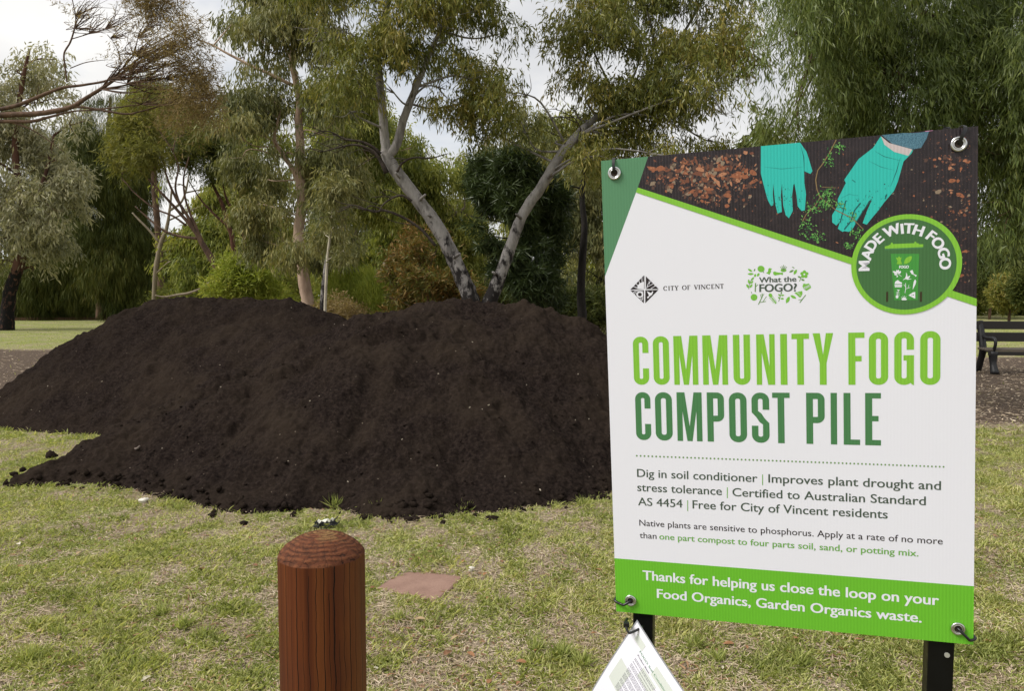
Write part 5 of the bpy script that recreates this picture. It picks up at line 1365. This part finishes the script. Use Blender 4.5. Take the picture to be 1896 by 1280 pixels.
# olive tree with leaning brown stems
def ol_extra(root, rng):
    mb = MB(); mb.tube([at(a, b, 21.6) for a, b in ((407, 519), (388, 524), (372, 535), (350, 543), (330, 546), (305, 550), (287, 547))], [x * 21.6 / F_PX for x in (2, 2.4, 2.6, 2.6, 2.2, 1.8, .8)], 7, 0, 5)
    mb.tube([at(a, b, 21.6) for a, b in ((385, 526), (384, 520), (390, 514))], .012, 5); mb.build('dead_limb', B_pale, root)
OLV = dict(leaf=(.17, .026), spray=10, slen=.35, droop=.35, ldroop=.25, spread=.6, gap=2.6, gapcut=0.0)
tree('leaning_wattle_tree', 'olive crowned tree with bare brown stems leaning left over the far heap', 'tree', 22,
     [([(420, 600), (411, 518), (400, 490), (383, 462), (356, 422), (322, 382), (292, 350), (262, 318)], [6, 5, 4.6, 4.2, 3.4, 2.6, 2, 1.2]), ([(406, 506), (375, 455), (350, 405), (325, 365), (310, 330), (300, 290)], [4.5, 3.8, 3, 2.4, 1.8, 1]), ([(366, 442), (330, 437), (300, 425), (270, 400), (250, 382)], [2.8, 2.4, 2, 1.5, .9]),
      ([(345, 418), (320, 400), (285, 385), (250, 358), (235, 340)], [2.2, 1.8, 1.5, 1.2, .7]), ([(340, 395), (325, 350), (330, 310), (320, 280)], [2.2, 1.8, 1.3, .8]), ([(390, 480), (365, 425), (345, 375), (340, 330), (350, 290)], [3, 2.5, 2, 1.5, .8])],
     [(290, 235, 40), (250, 245, 38), (312, 265, 34), (265, 280, 30, .7), (225, 280, 26, .5), (340, 250, 34), (300, 295, 22, .35), (232, 312, 18, .3), (270, 210, 34)], B_brown, L_olive, 61, 26000, limb=.02, extra=ol_extra, **OLV)
tree('wattle_tree', 'bright olive domed wattle crown left of the pink trunked gum', 'tree', 24,
     [([(440, 600), (432, 460), (424, 420), (412, 380), (396, 345), (378, 300)], [5, 4.4, 4, 3.4, 2.6, 1.4]), ([(455, 600), (452, 440), (440, 405), (420, 370), (410, 330)], [4, 3.2, 2.6, 2, 1]), ([(424, 420), (400, 400), (372, 370), (350, 335)], [2.4, 2, 1.4, .8])],
     [(370, 235, 34), (345, 255, 34), (395, 255, 34), (370, 275, 40), (405, 290, 34), (340, 290, 26, .7), (420, 310, 26, .6), (385, 305, 30)], B_red, leaf_mat('wattle_leaf', [(0.04, 0.05, 0.014), (0.085, 0.10, 0.026), (0.14, 0.15, 0.045), (0.20, 0.20, 0.07)], .35, .5, .3), 62, 22000, limb=.02, **OLV)

# tall pink trunked gum
tree('pink_gum_tree', 'tall pink barked gum with a straight trunk rising behind the dip between the heaps', 'tree', 19,
     [([(574, 620), (570, 560), (563, 520), (557, 470), (553, 430), (560, 370), (554, 320), (556, 270), (553, 225), (556, 190), (548, 150), (540, 110), (547, 60), (560, 0), (565, -80)], [14, 12, 11, 10.5, 10, 9.5, 9, 8, 7.5, 7, 6, 5, 4, 3, 2]),
      ([(557, 350), (543, 315), (522, 283), (508, 258), (514, 226), (520, 205)], [5, 4.6, 4.2, 3.4, 2.4, 1.2]), ([(530, 298), (532, 282), (546, 288)], [2, 1.6, 1]), ([(542, 158), (500, 137), (462, 120), (420, 98), (395, 84), (365, 72)], [3.6, 3, 2.6, 2, 1.5, .8]), ([(543, 120), (520, 70), (505, 30)], [3, 2, 1])],
     [(440, 40, 40, .6), (480, 60, 50, .7), (530, 40, 55), (590, 60, 50), (450, 110, 30, .4), (440, 190, 42), (490, 180, 45), (430, 240, 48), (480, 250, 42), (445, 300, 42), (490, 330, 40), (600, 250, 55), (620, 320, 60), (590, 380, 50), (640, 400, 50), (520, 400, 46), (470, 385, 40), (600, 170, 45, .8), (500, -60, 80), (580, -60, 80), (480, 445, 30), (530, 450, 34), (600, 450, 40), (510, 110, 30, .5)],
     B_pink, L_grey, 71, 62000, limb=.02, twigs=3, cjit=1.2, leaf=(.17, .030), spray=10, slen=.45, droop=1.0, ldroop=.9, spread=.45, gap=1.7, gapcut=-.12)

# gums in the wood behind
WG = 'gum trees in the wood behind the heaps'
GK = dict(leaf=(.26, .055), spray=10, slen=.6, droop=.95, ldroop=.8, spread=.5, gap=1.0, gapcut=-.15, limb=.035)
tree('gum_tree', 'pale forked gum trunk seen through the leaning brown stems', 'tree', 30, [([(284, 600), (286, 530), (290, 490), (298, 450), (308, 425), (314, 390), (318, 350)], [4, 4, 4.4, 4, 3.2, 2.4, 1.6]), ([(294, 448), (275, 425), (258, 408), (245, 394)], [2.2, 2, 1.8, 1.2]), ([(314, 390), (335, 375), (345, 350), (350, 320)], [2.4, 2, 1.8, 1])],
     [(330, 460, 30), (360, 440, 34), (350, 500, 36), (310, 480, 20, .5), (390, 420, 30), (380, 350, 36), (330, 340, 30, .5), (420, 460, 36), (430, 400, 30)], B_pale, L_mix, 81, 16000, group=WG, **GK)
tree('gum_tree', 'slim pale gum trunk between the white sapling and the rust coloured bush', 'tree', 32, [([(657, 600), (656, 530), (655, 470), (660, 420), (668, 350), (672, 280)], [5, 4, 4, 3.4, 3, 2])],
     [(660, 300, 50), (700, 330, 55), (640, 350, 50), (690, 400, 55), (650, 440, 50), (720, 450, 46), (610, 470, 40), (640, 500, 40), (700, 500, 40), (680, 250, 46), (600, 420, 40)], B_pale, L_mix, 82, 26000, group=WG, **GK)
tree('gum_tree', 'gum with a thick pale trunk leaning right behind the left stem of the forked gum', 'tree', 29, [([(690, 580), (712, 500), (735, 470), (800, 425), (830, 405), (860, 385)], [9, 8, 6, 5, 4, 2]), ([(790, 432), (815, 418), (838, 407)], [3, 3, 2])],
     [(770, 400, 50), (820, 370, 50, .8), (860, 320, 46, .6), (740, 430, 46), (800, 320, 40, .5), (830, 440, 40), (870, 420, 40), (760, 330, 46), (720, 290, 40), (850, 480, 46)], B_pale, L_mix, 83, 24000, group=WG, **GK)
tree('gum_tree', 'drooping grey green gum behind the thin blackened trunk left of the sign', 'tree', 24, [([(1130, 620), (1135, 500), (1120, 380), (1100, 250)], [8, 7, 5, 2])],
     [(1050, 300, 46, .8), (1090, 340, 44), (1050, 380, 46), (1100, 420, 48), (1060, 460, 46), (1100, 510, 46), (1050, 540, 46), (1110, 570, 34), (1000, 290, 40, .5), (1150, 350, 60), (1170, 450, 60), (1010, 240, 40, .5)], B_dark, L_grey, 84, 30000, group=WG, **{**GK, 'leaf': (.22, .034), 'gapcut': -.4})
tree('gum_tree', 'hazy blue green gum crown filling the gap inside the V of the forked gum', 'tree', 36, [([(905, 600), (900, 480), (895, 380), (900, 260)], [7, 6, 5, 2])],
     [(880, 300, 40, .5), (920, 270, 40, .5), (980, 230, 40, .6), (950, 310, 40), (1000, 270, 36, .6), (850, 380, 40), (900, 420, 46), (880, 500, 46), (960, 200, 34, .4), (870, 340, 30, .4)], B_pale, L_grey, 85, 15000, group=WG, **GK)
tree('gum_tree', 'leafy gum right of the pink trunk, foliage hanging behind the dead branches', 'tree', 27, [([(628, 600), (632, 480), (640, 350), (650, 200)], [5, 5, 4, 2])],
     [(650, 180, 40), (680, 220, 46), (630, 240, 50), (690, 290, 44), (640, 310, 46), (600, 330, 40), (670, 360, 46), (720, 360, 40), (770, 270, 30, .4), (680, 150, 40)], B_pink, L_mix, 86, 24000, group=WG, **{**GK, 'leaf': (.22, .045)})

tree('gum_tree', 'tall pale olive gum filling the background between the pink gum and the forked gum', 'tree', 42, [([(610, 600), (612, 470), (618, 330), (625, 200)], [6, 5, 4, 2])],
     [(590, 210, 44), (640, 230, 46), (700, 240, 44), (750, 270, 44), (610, 290, 46), (680, 310, 48), (740, 340, 46), (790, 330, 36, .6), (560, 330, 40), (620, 370, 46), (700, 390, 48), (770, 400, 44), (590, 440, 46), (660, 460, 46), (740, 470, 46), (520, 270, 36, .5), (800, 290, 30, .4)], B_pale, L_mix, 87, 34000, group=WG, **{**GK, 'leaf': (.3, .06), 'gapcut': -.25})
tree('gum_tree', 'olive gum in the far background left of the pink gum', 'tree', 40, [([(465, 600), (468, 470), (472, 330), (470, 230)], [5, 5, 4, 2])],
     [(470, 210, 40, .7), (430, 250, 36, .7), (500, 260, 40), (450, 300, 38, .8), (500, 330, 40), (430, 350, 34, .7), (470, 390, 44), (510, 420, 40), (430, 430, 40), (400, 400, 30, .5), (470, 470, 44), (530, 480, 36), (380, 470, 34), (410, 500, 36)], B_brown, L_mix, 88, 26000, group=WG, **{**GK, 'leaf': (.3, .06), 'gapcut': -.2})
tree('gum_tree', 'soft olive gum in the far background right of the forked gum', 'tree', 44, [([(1040, 600), (1038, 470), (1036, 330), (1040, 230)], [5, 5, 4, 2])],
     [(1040, 230, 40, .6), (1000, 260, 36, .5), (1080, 270, 40, .7), (1040, 300, 44), (1100, 320, 40), (980, 330, 36, .6), (1060, 370, 44), (1010, 400, 44), (960, 420, 40), (1090, 430, 44), (1040, 480, 44), (920, 470, 40)], B_pale, L_mix, 89, 22000, group=WG, **{**GK, 'leaf': (.3, .06), 'gapcut': -.15})
tree('bunya_like_tree', 'very dark tree with whorls of finger leaves inside the V of the forked gum', 'tree', 16,
     [([(985, 640), (980, 520), (972, 420), (962, 320), (955, 280)], [7, 6, 5, 3, 1])],
     [(905, 320, 42), (955, 310, 42), (1000, 350, 42), (890, 370, 44), (945, 380, 52), (1010, 410, 46), (900, 430, 40), (960, 450, 52), (1025, 470, 34), (990, 520, 46), (1030, 370, 28), (940, 500, 34), (1010, 555, 34), (870, 400, 24)],
     B_dark, L_dark, 91, 42000, limb=.02, leaf=(.21, .022), spray=15, slen=.1, droop=.15, hollow=.4, gap=2.0, gapcut=-.25, radial=True)
tree('charred_sapling', 'thin black charred trunk standing left of the sign', 'tree', 17, [([(1078, 640), (1078, 590), (1076, 530), (1079, 470), (1082, 420), (1078, 370), (1080, 330), (1086, 260)], [9.5, 8.5, 7.5, 7, 6, 5, 4.5, 3]), ([(1080, 350), (1055, 345), (1035, 352)], [1.6, 1.2, .6])],
     [(1085, 260, 34), (1060, 290, 30, .6), (1110, 290, 34), (1090, 220, 36)], B_dark, L_gum, 92, 5000, limb=.012, leaf=(.14, .024), slen=.3)
tree('white_sapling', 'slender white stemmed sapling standing in the dip between the two heaps', 'tree', 13.2, [([(602, 645), (602, 575), (604, 520), (607, 470), (612, 430), (616, 380), (614, 320)], [3.2, 2.8, 2.6, 2.3, 2, 1.5, .8])],
     [(615, 390, 26), (600, 430, 26, .7), (630, 420, 26, .7), (618, 340, 26), (640, 460, 20, .5)], bark_mat('white_bark', (0.55, 0.49, 0.38), (0.36, 0.31, 0.24), .4, 5, (1, 1, .3)), L_grey, 93, 3200, limb=.008, leaf=(.12, .02), slen=.25, gapcut=-.4)
tree('grey_stump_tree', 'short grey leaning trunk right beside the white sapling', 'tree', 15, [([(596, 640), (598, 560), (601, 520), (605, 480), (606, 440)], [6, 5.5, 5, 3.5, 2])],
     [(600, 440, 24), (620, 460, 20), (585, 460, 20)], B_gum, L_grey, 94, 2200, limb=.008, leaf=(.12, .02), slen=.25)

# shrubs
def shrub(name, label, Y, cl, lm, seed, n, group=None, **kw):
    c0 = cl[0]
    return tree(name, label, 'shrub', Y, [([(c0[0], 548 + 2100 / Y), (c0[0] + 3, c0[1] + c0[2] * .3), (c0[0] + 2, c0[1])], [2.5, 2, 1])], cl, B_brown, lm, seed, n, group=group, limb=.012, twigs=2, **kw)
SK = dict(leaf=(.15, .03), spray=9, slen=.25, droop=-.2, ldroop=-.1, spread=.6, gap=2, gapcut=-.4)
shrub('rust_bush', 'rust orange bush at the foot of the forked gum', 17, [(790, 510, 46), (760, 480, 36), (745, 525, 40), (830, 525, 36), (850, 560, 40), (810, 460, 26, .6), (780, 555, 44), (720, 550, 30, .6), (770, 445, 22, .6)], L_rust, 101, 13000, **{**SK, 'gapcut': .0, 'gap': 3.0})
shrub('lime_bush', 'lime yellow bush behind the far heap left of the pink trunk', 22, [(455, 520, 40), (430, 500, 30), (480, 515, 34), (440, 545, 40), (490, 550, 36), (410, 540, 30), (510, 560, 30)], L_lime, 102, 13000, **SK)
shrub('feathery_bush', 'bright green feathery bush right of the white sapling', 20, [(665, 545, 42), (630, 552, 36), (700, 550, 36), (720, 565, 36), (650, 570, 40), (690, 575, 36), (640, 525, 18, .4), (690, 520, 18, .4)], L_lime, 103, 15000, **{**SK, 'leaf': (.22, .014), 'droop': -.8, 'ldroop': -.7, 'spread': .35})
shrub('brown_bush', 'low dull brown bush just behind the dip between the heaps', 16, [(625, 580, 26), (600, 590, 24), (650, 590, 22)], L_brown, 104, 4000, **{**SK, 'leaf': (.1, .02)})
shrub('dark_bush', 'dark bush low behind the right end of the nearer heap', 19, [(1020, 570, 44), (1060, 575, 40), (1000, 545, 34), (1110, 575, 40), (940, 570, 36), (900, 565, 36)], L_she, 105, 13000, **{**SK, 'leaf': (.16, .03)})
shrub('small_bush', 'olive bush between the lime bush and the pink trunk', 26, [(530, 540, 30), (510, 510, 24), (545, 560, 30), (500, 560, 26)], L_mix, 106, 7000, **SK)
shrub('small_bush', 'olive bush behind the leaning brown stems and dead limb', 34, [(340, 540, 32), (310, 560, 30), (370, 560, 34), (390, 535, 26), (330, 570, 26)], L_mix, 107, 8000, **{**SK, 'leaf': (.2, .045)})
for i, (px, py, Y, lab, r) in enumerate(((1868, 535, 42, 'rounded green bush beyond the bench, right of the sign', 30), (1832, 525, 48, 'dull bush close to the sign edge beyond the bench', 26), (1915, 525, 40, 'bush at the right picture edge beyond the bench', 34))):
    shrub('round_bush', lab, Y, [(px, py, r), (px - r * .5, py + r * .5, r * .7), (px + r * .5, py + r * .5, r * .7), (px, py + r * .8, r * .7)], L_gum if i == 0 else L_she, 110 + i, 7000, group='bushes beyond the bench', **{**SK, 'leaf': (.26, .06)})
# strappy grass tuft behind the right flank of the heap
rg = np.random.default_rng(15); c0 = at(1112, 606, 9.6); c0.z = 0
n_ = 700; a_ = rg.random(n_) * 6.283; tl = rg.uniform(.1, .75, n_)
d_ = np.stack([np.cos(a_) * np.sin(tl), np.sin(a_) * np.sin(tl), np.cos(tl)], -1)
ps = np.array(c0) + rg.normal(size=(n_, 3)) * np.array([.16, .16, 0]); LL = rg.uniform(.7, 1.2, n_)
root = thing('grass_tussock', 'pale strappy grass tussock behind the right flank of the nearer heap', 'plant', c0)
quad_mesh('blades', leaf_quads(ps, d_, LL, rg.uniform(.008, .014, n_), rg), rg.random(n_), leaf_mat('tussock_blade', [(0.10, 0.13, 0.05), (0.2, 0.22, 0.10), (0.32, 0.31, 0.18)], .3), root)

# bare limbs reaching in from a tree outside the left edge
Yo = 9.0
oh = thing('overhanging_tree', 'bare brown limbs with rusty feathery tips reaching in from the left edge', 'tree', gnd_at(-420, Yo))
rng = np.random.default_rng(121); mb = MB()
K_ = Yo / F_PX
def ob(pts, r, n=7): mb.tube([at(p_[0], p_[1], Yo + (p_[2] if len(p_) > 2 else 0)) for p_ in pts], [x_ * K_ * (.78 if n == 7 else 1) for x_ in r], n, 0, 5, wob=.12, rng=rng)
ob([(-420, 790), (-415, 600), (-400, 420), (-370, 250), (-330, 50), (-300, -150)], [30, 26, 22, 18, 14, 8], 10)
ob([(-390, 330), (-300, 262), (-150, 225), (0, 213), (60, 211), (100, 206), (135, 197), (160, 181), (186, 165), (215, 145), (245, 118), (262, 104)], [13, 11, 9, 6.5, 6.2, 6, 5.4, 4.6, 4, 3.2, 2.4, 2])
ob([(-150, 232), (0, 225), (55, 225), (90, 217), (135, 206), (180, 204)], [5, 4.5, 4, 3, 2, 1])
ob([(-150, 225), (0, 202), (45, 190), (85, 173), (118, 162), (155, 157), (200, 148), (225, 128), (247, 100), (255, 70)], [5, 4.6, 4.2, 4, 3.4, 2.8, 2.4, 2, 1.5, 1])
ob([(135, 197), (165, 200), (200, 206), (235, 211), (265, 205), (310, 192), (350, 180), (378, 172)], [3.2, 2.8, 2.6, 2.2, 1.8, 1.5, 1.1, .6])
ob([(165, 203), (215, 199), (262, 193), (300, 192)], [2, 1.6, 1.2, .7])
ob([(186, 165), (225, 159), (265, 149), (305, 146), (345, 137)], [2.4, 2, 1.7, 1.2, .7])
ob([(213, 147), (250, 133), (280, 112), (300, 100)], [2, 1.6, 1.2, .6])
ob([(124, 152), (120, 120), (119, 98), (130, 78), (138, 52), (140, 30), (132, -10)], [1.6, 2, 2, 2, 1.8, 1.4, 1]); ob([(132, 72), (165, 62), (195, 52)], [1.2, 1, .5])
ob([(20, 226), (55, 238), (90, 260), (120, 282)], [1.8, 1.5, 1, .5]); ob([(130, 126), (160, 115), (200, 110)], [1.2, 1, .5])
ob([(225, 120), (218, 92), (205, 70)], [1.3, 1, .5])
starts = [(262, 104), (247, 100), (300, 100), (280, 112), (250, 133), (345, 137), (305, 146), (265, 149), (310, 192), (350, 180), (255, 70), (140, 30), (165, 62), (235, 155), (225, 128), (138, 52), (195, 52), (205, 70), (262, 193), (200, 148)]
for k in range(300):
    s_ = starts[int(rng.integers(len(starts)))]
    up = 1.0 if s_[1] < 120 else rng.choice([1, .3])
    e1 = (s_[0] + rng.uniform(5, 45) * (1 if rng.random() < .85 else -.7), s_[1] - rng.uniform(-6, 32) * up); e2 = (e1[0] + rng.uniform(2, 40), e1[1] - rng.uniform(-10, 34) * up)
    dy = rng.uniform(-.5, .5)
    mb.tube([at(s_[0], s_[1], Yo), at(*e1, Yo + dy * .6), at(*e2, Yo + dy)], [.8 * K_ * rng.uniform(.7, 1.2), .55 * K_, .25 * K_], 4, 0, 3)
for k in range(46):      # the fan of thin branchlets behind the feathery tips
    s_ = [(262, 104), (225, 128), (215, 145), (235, 155), (200, 148), (247, 100), (186, 165)][k % 7]
    e2 = (s_[0] + rng.uniform(50, 150), s_[1] - rng.uniform(-15, 80)); mid_ = ((s_[0] + e2[0]) / 2 + rng.normal() * 6, (s_[1] + e2[1]) / 2 + 6 + rng.normal() * 6)
    dy = rng.uniform(-.6, .6)
    mb.tube([at(s_[0], s_[1], Yo), at(*mid_, Yo + dy * .5), at(*e2, Yo + dy)], [1.1 * K_, .8 * K_, .3 * K_], 4, 0, 5)
mb.build('trunk', B_brown, oh)
cl = [(300, 15, 34, .5), (322, 40, 34, .7), (335, 75, 40, .9), (318, 100, 34, .6), (355, 105, 38, .9), (375, 140, 36, .9), (350, 150, 30, .6), (350, 190, 46, .28), (320, 215, 40, .12), (385, 185, 34, .6), (300, 65, 34, .4), (285, -10, 50, .5), (250, 20, 46, .22), (190, 20, 60, .2), (220, 60, 50, .16), (150, 10, 50, .2), (270, 110, 40, .14), (395, 160, 24, .5), (195, 40, 26, .4), (345, 225, 40, .12), (390, 215, 24, .25), (300, 175, 40, .05), (240, 90, 40, .12)]
crown('crown', px_clumps(cl, Yo, 122, .9, .4), oh, L_brown, 123, 27000, leaf=(.060, .0085), spray=12, slen=.20, droop=.05, ldroop=.0, spread=.55, gap=3.5, gapcut=-.05, hollow=.7)

# far-off wood closing the view, one mass
rng = np.random.default_rng(131); cl = []
for i in range(210):
    px = rng.uniform(-500, 2500); Y = rng.uniform(58, 95)
    top = 500 if px < 1350 else 470
    py = rng.uniform(top - 70 * rng.random() ** 2, 575); r = rng.uniform(28, 50)
    q_ = at(px, py, Y); rr_ = r * Y / F_PX
    cl.append((q_.x, q_.y, max(q_.z, .5), rr_, rr_ * .8, rr_ * .85, 1))
setp(crown('distant_wood', cl, None, L_mix, 132, 90000, leaf=(.75, .22), spray=8, slen=1.2, droop=.5, ldroop=.4, gap=.25, gapcut=-.7), 'far wood closing the view under the trees', 'wood', kind='stuff')
cl = []
for i in range(70):
    px = rng.uniform(1380, 2500); Y = rng.uniform(50, 64); py = rng.uniform(250, 545); r = rng.uniform(34, 60)
    q_ = at(px, py, Y); rr_ = r * Y / F_PX; cl.append((q_.x, q_.y, max(q_.z, .8), rr_, rr_ * .8, rr_ * .85, 1))
setp(crown('dark_wood', cl, None, L_she, 133, 40000, leaf=(.7, .2), spray=8, slen=1.1, droop=.6, ldroop=.5, gap=.3, gapcut=-.6), 'dark wood beyond the bench at the right', 'wood', kind='stuff')

# grey lamp post far behind, pale rocks by the far bushes
pole = mat('galvanised_pole', (0.42, 0.44, 0.48), .5, .3); Yp = 40
root = thing('lamp_post', 'thin grey lamp post far behind the far heap', 'lamp post', gnd_at(354, Yp))
mb = MB(); b0 = gnd_at(354, Yp); mb.tube([b0, b0 + Vector((0, 0, 2)), b0 + Vector((0, 0, 3.9))], [.075, .065, .05], 10); mb.build('pole', pole, root)
mb = MB(); mb.box((-.1, -.25, 3.86), (.1, .1, 3.98), 0, Matrix.Translation(b0), .02); mb.build('lamp_head', pole, root)
for i, (px, py, Y, sx, sz, lab) in enumerate(((1846, 546, 58, .5, .16, 'long pale rock, topmost of the rocks seen right of the sign'), (1848, 554, 56, .45, .22, 'pale rock in the middle of the rocks seen right of the sign'), (1836, 560, 54, .24, .16, 'small pale rock nearest the sign edge'), (1868, 564, 54, .6, .3, 'wide pale rock right of the smaller rocks'))):
    q_ = at(px, py, Y); mb = MB(); lump(mb, (0, 0, 0), 1, np.random.default_rng(i), lev=2)
    mb.v = [(q_.x + x_ * sx, q_.y + y_ * sx * .6, max(q_.z, .12) + z_ * sz) for x_, y_, z_ in mb.v]
    setp(mb.build('pale_rock', mat('limestone', (.42, .40, .36), .9) if i == 0 else bpy.data.materials['limestone']), lab, 'rock', 'pale rocks by the far bushes')
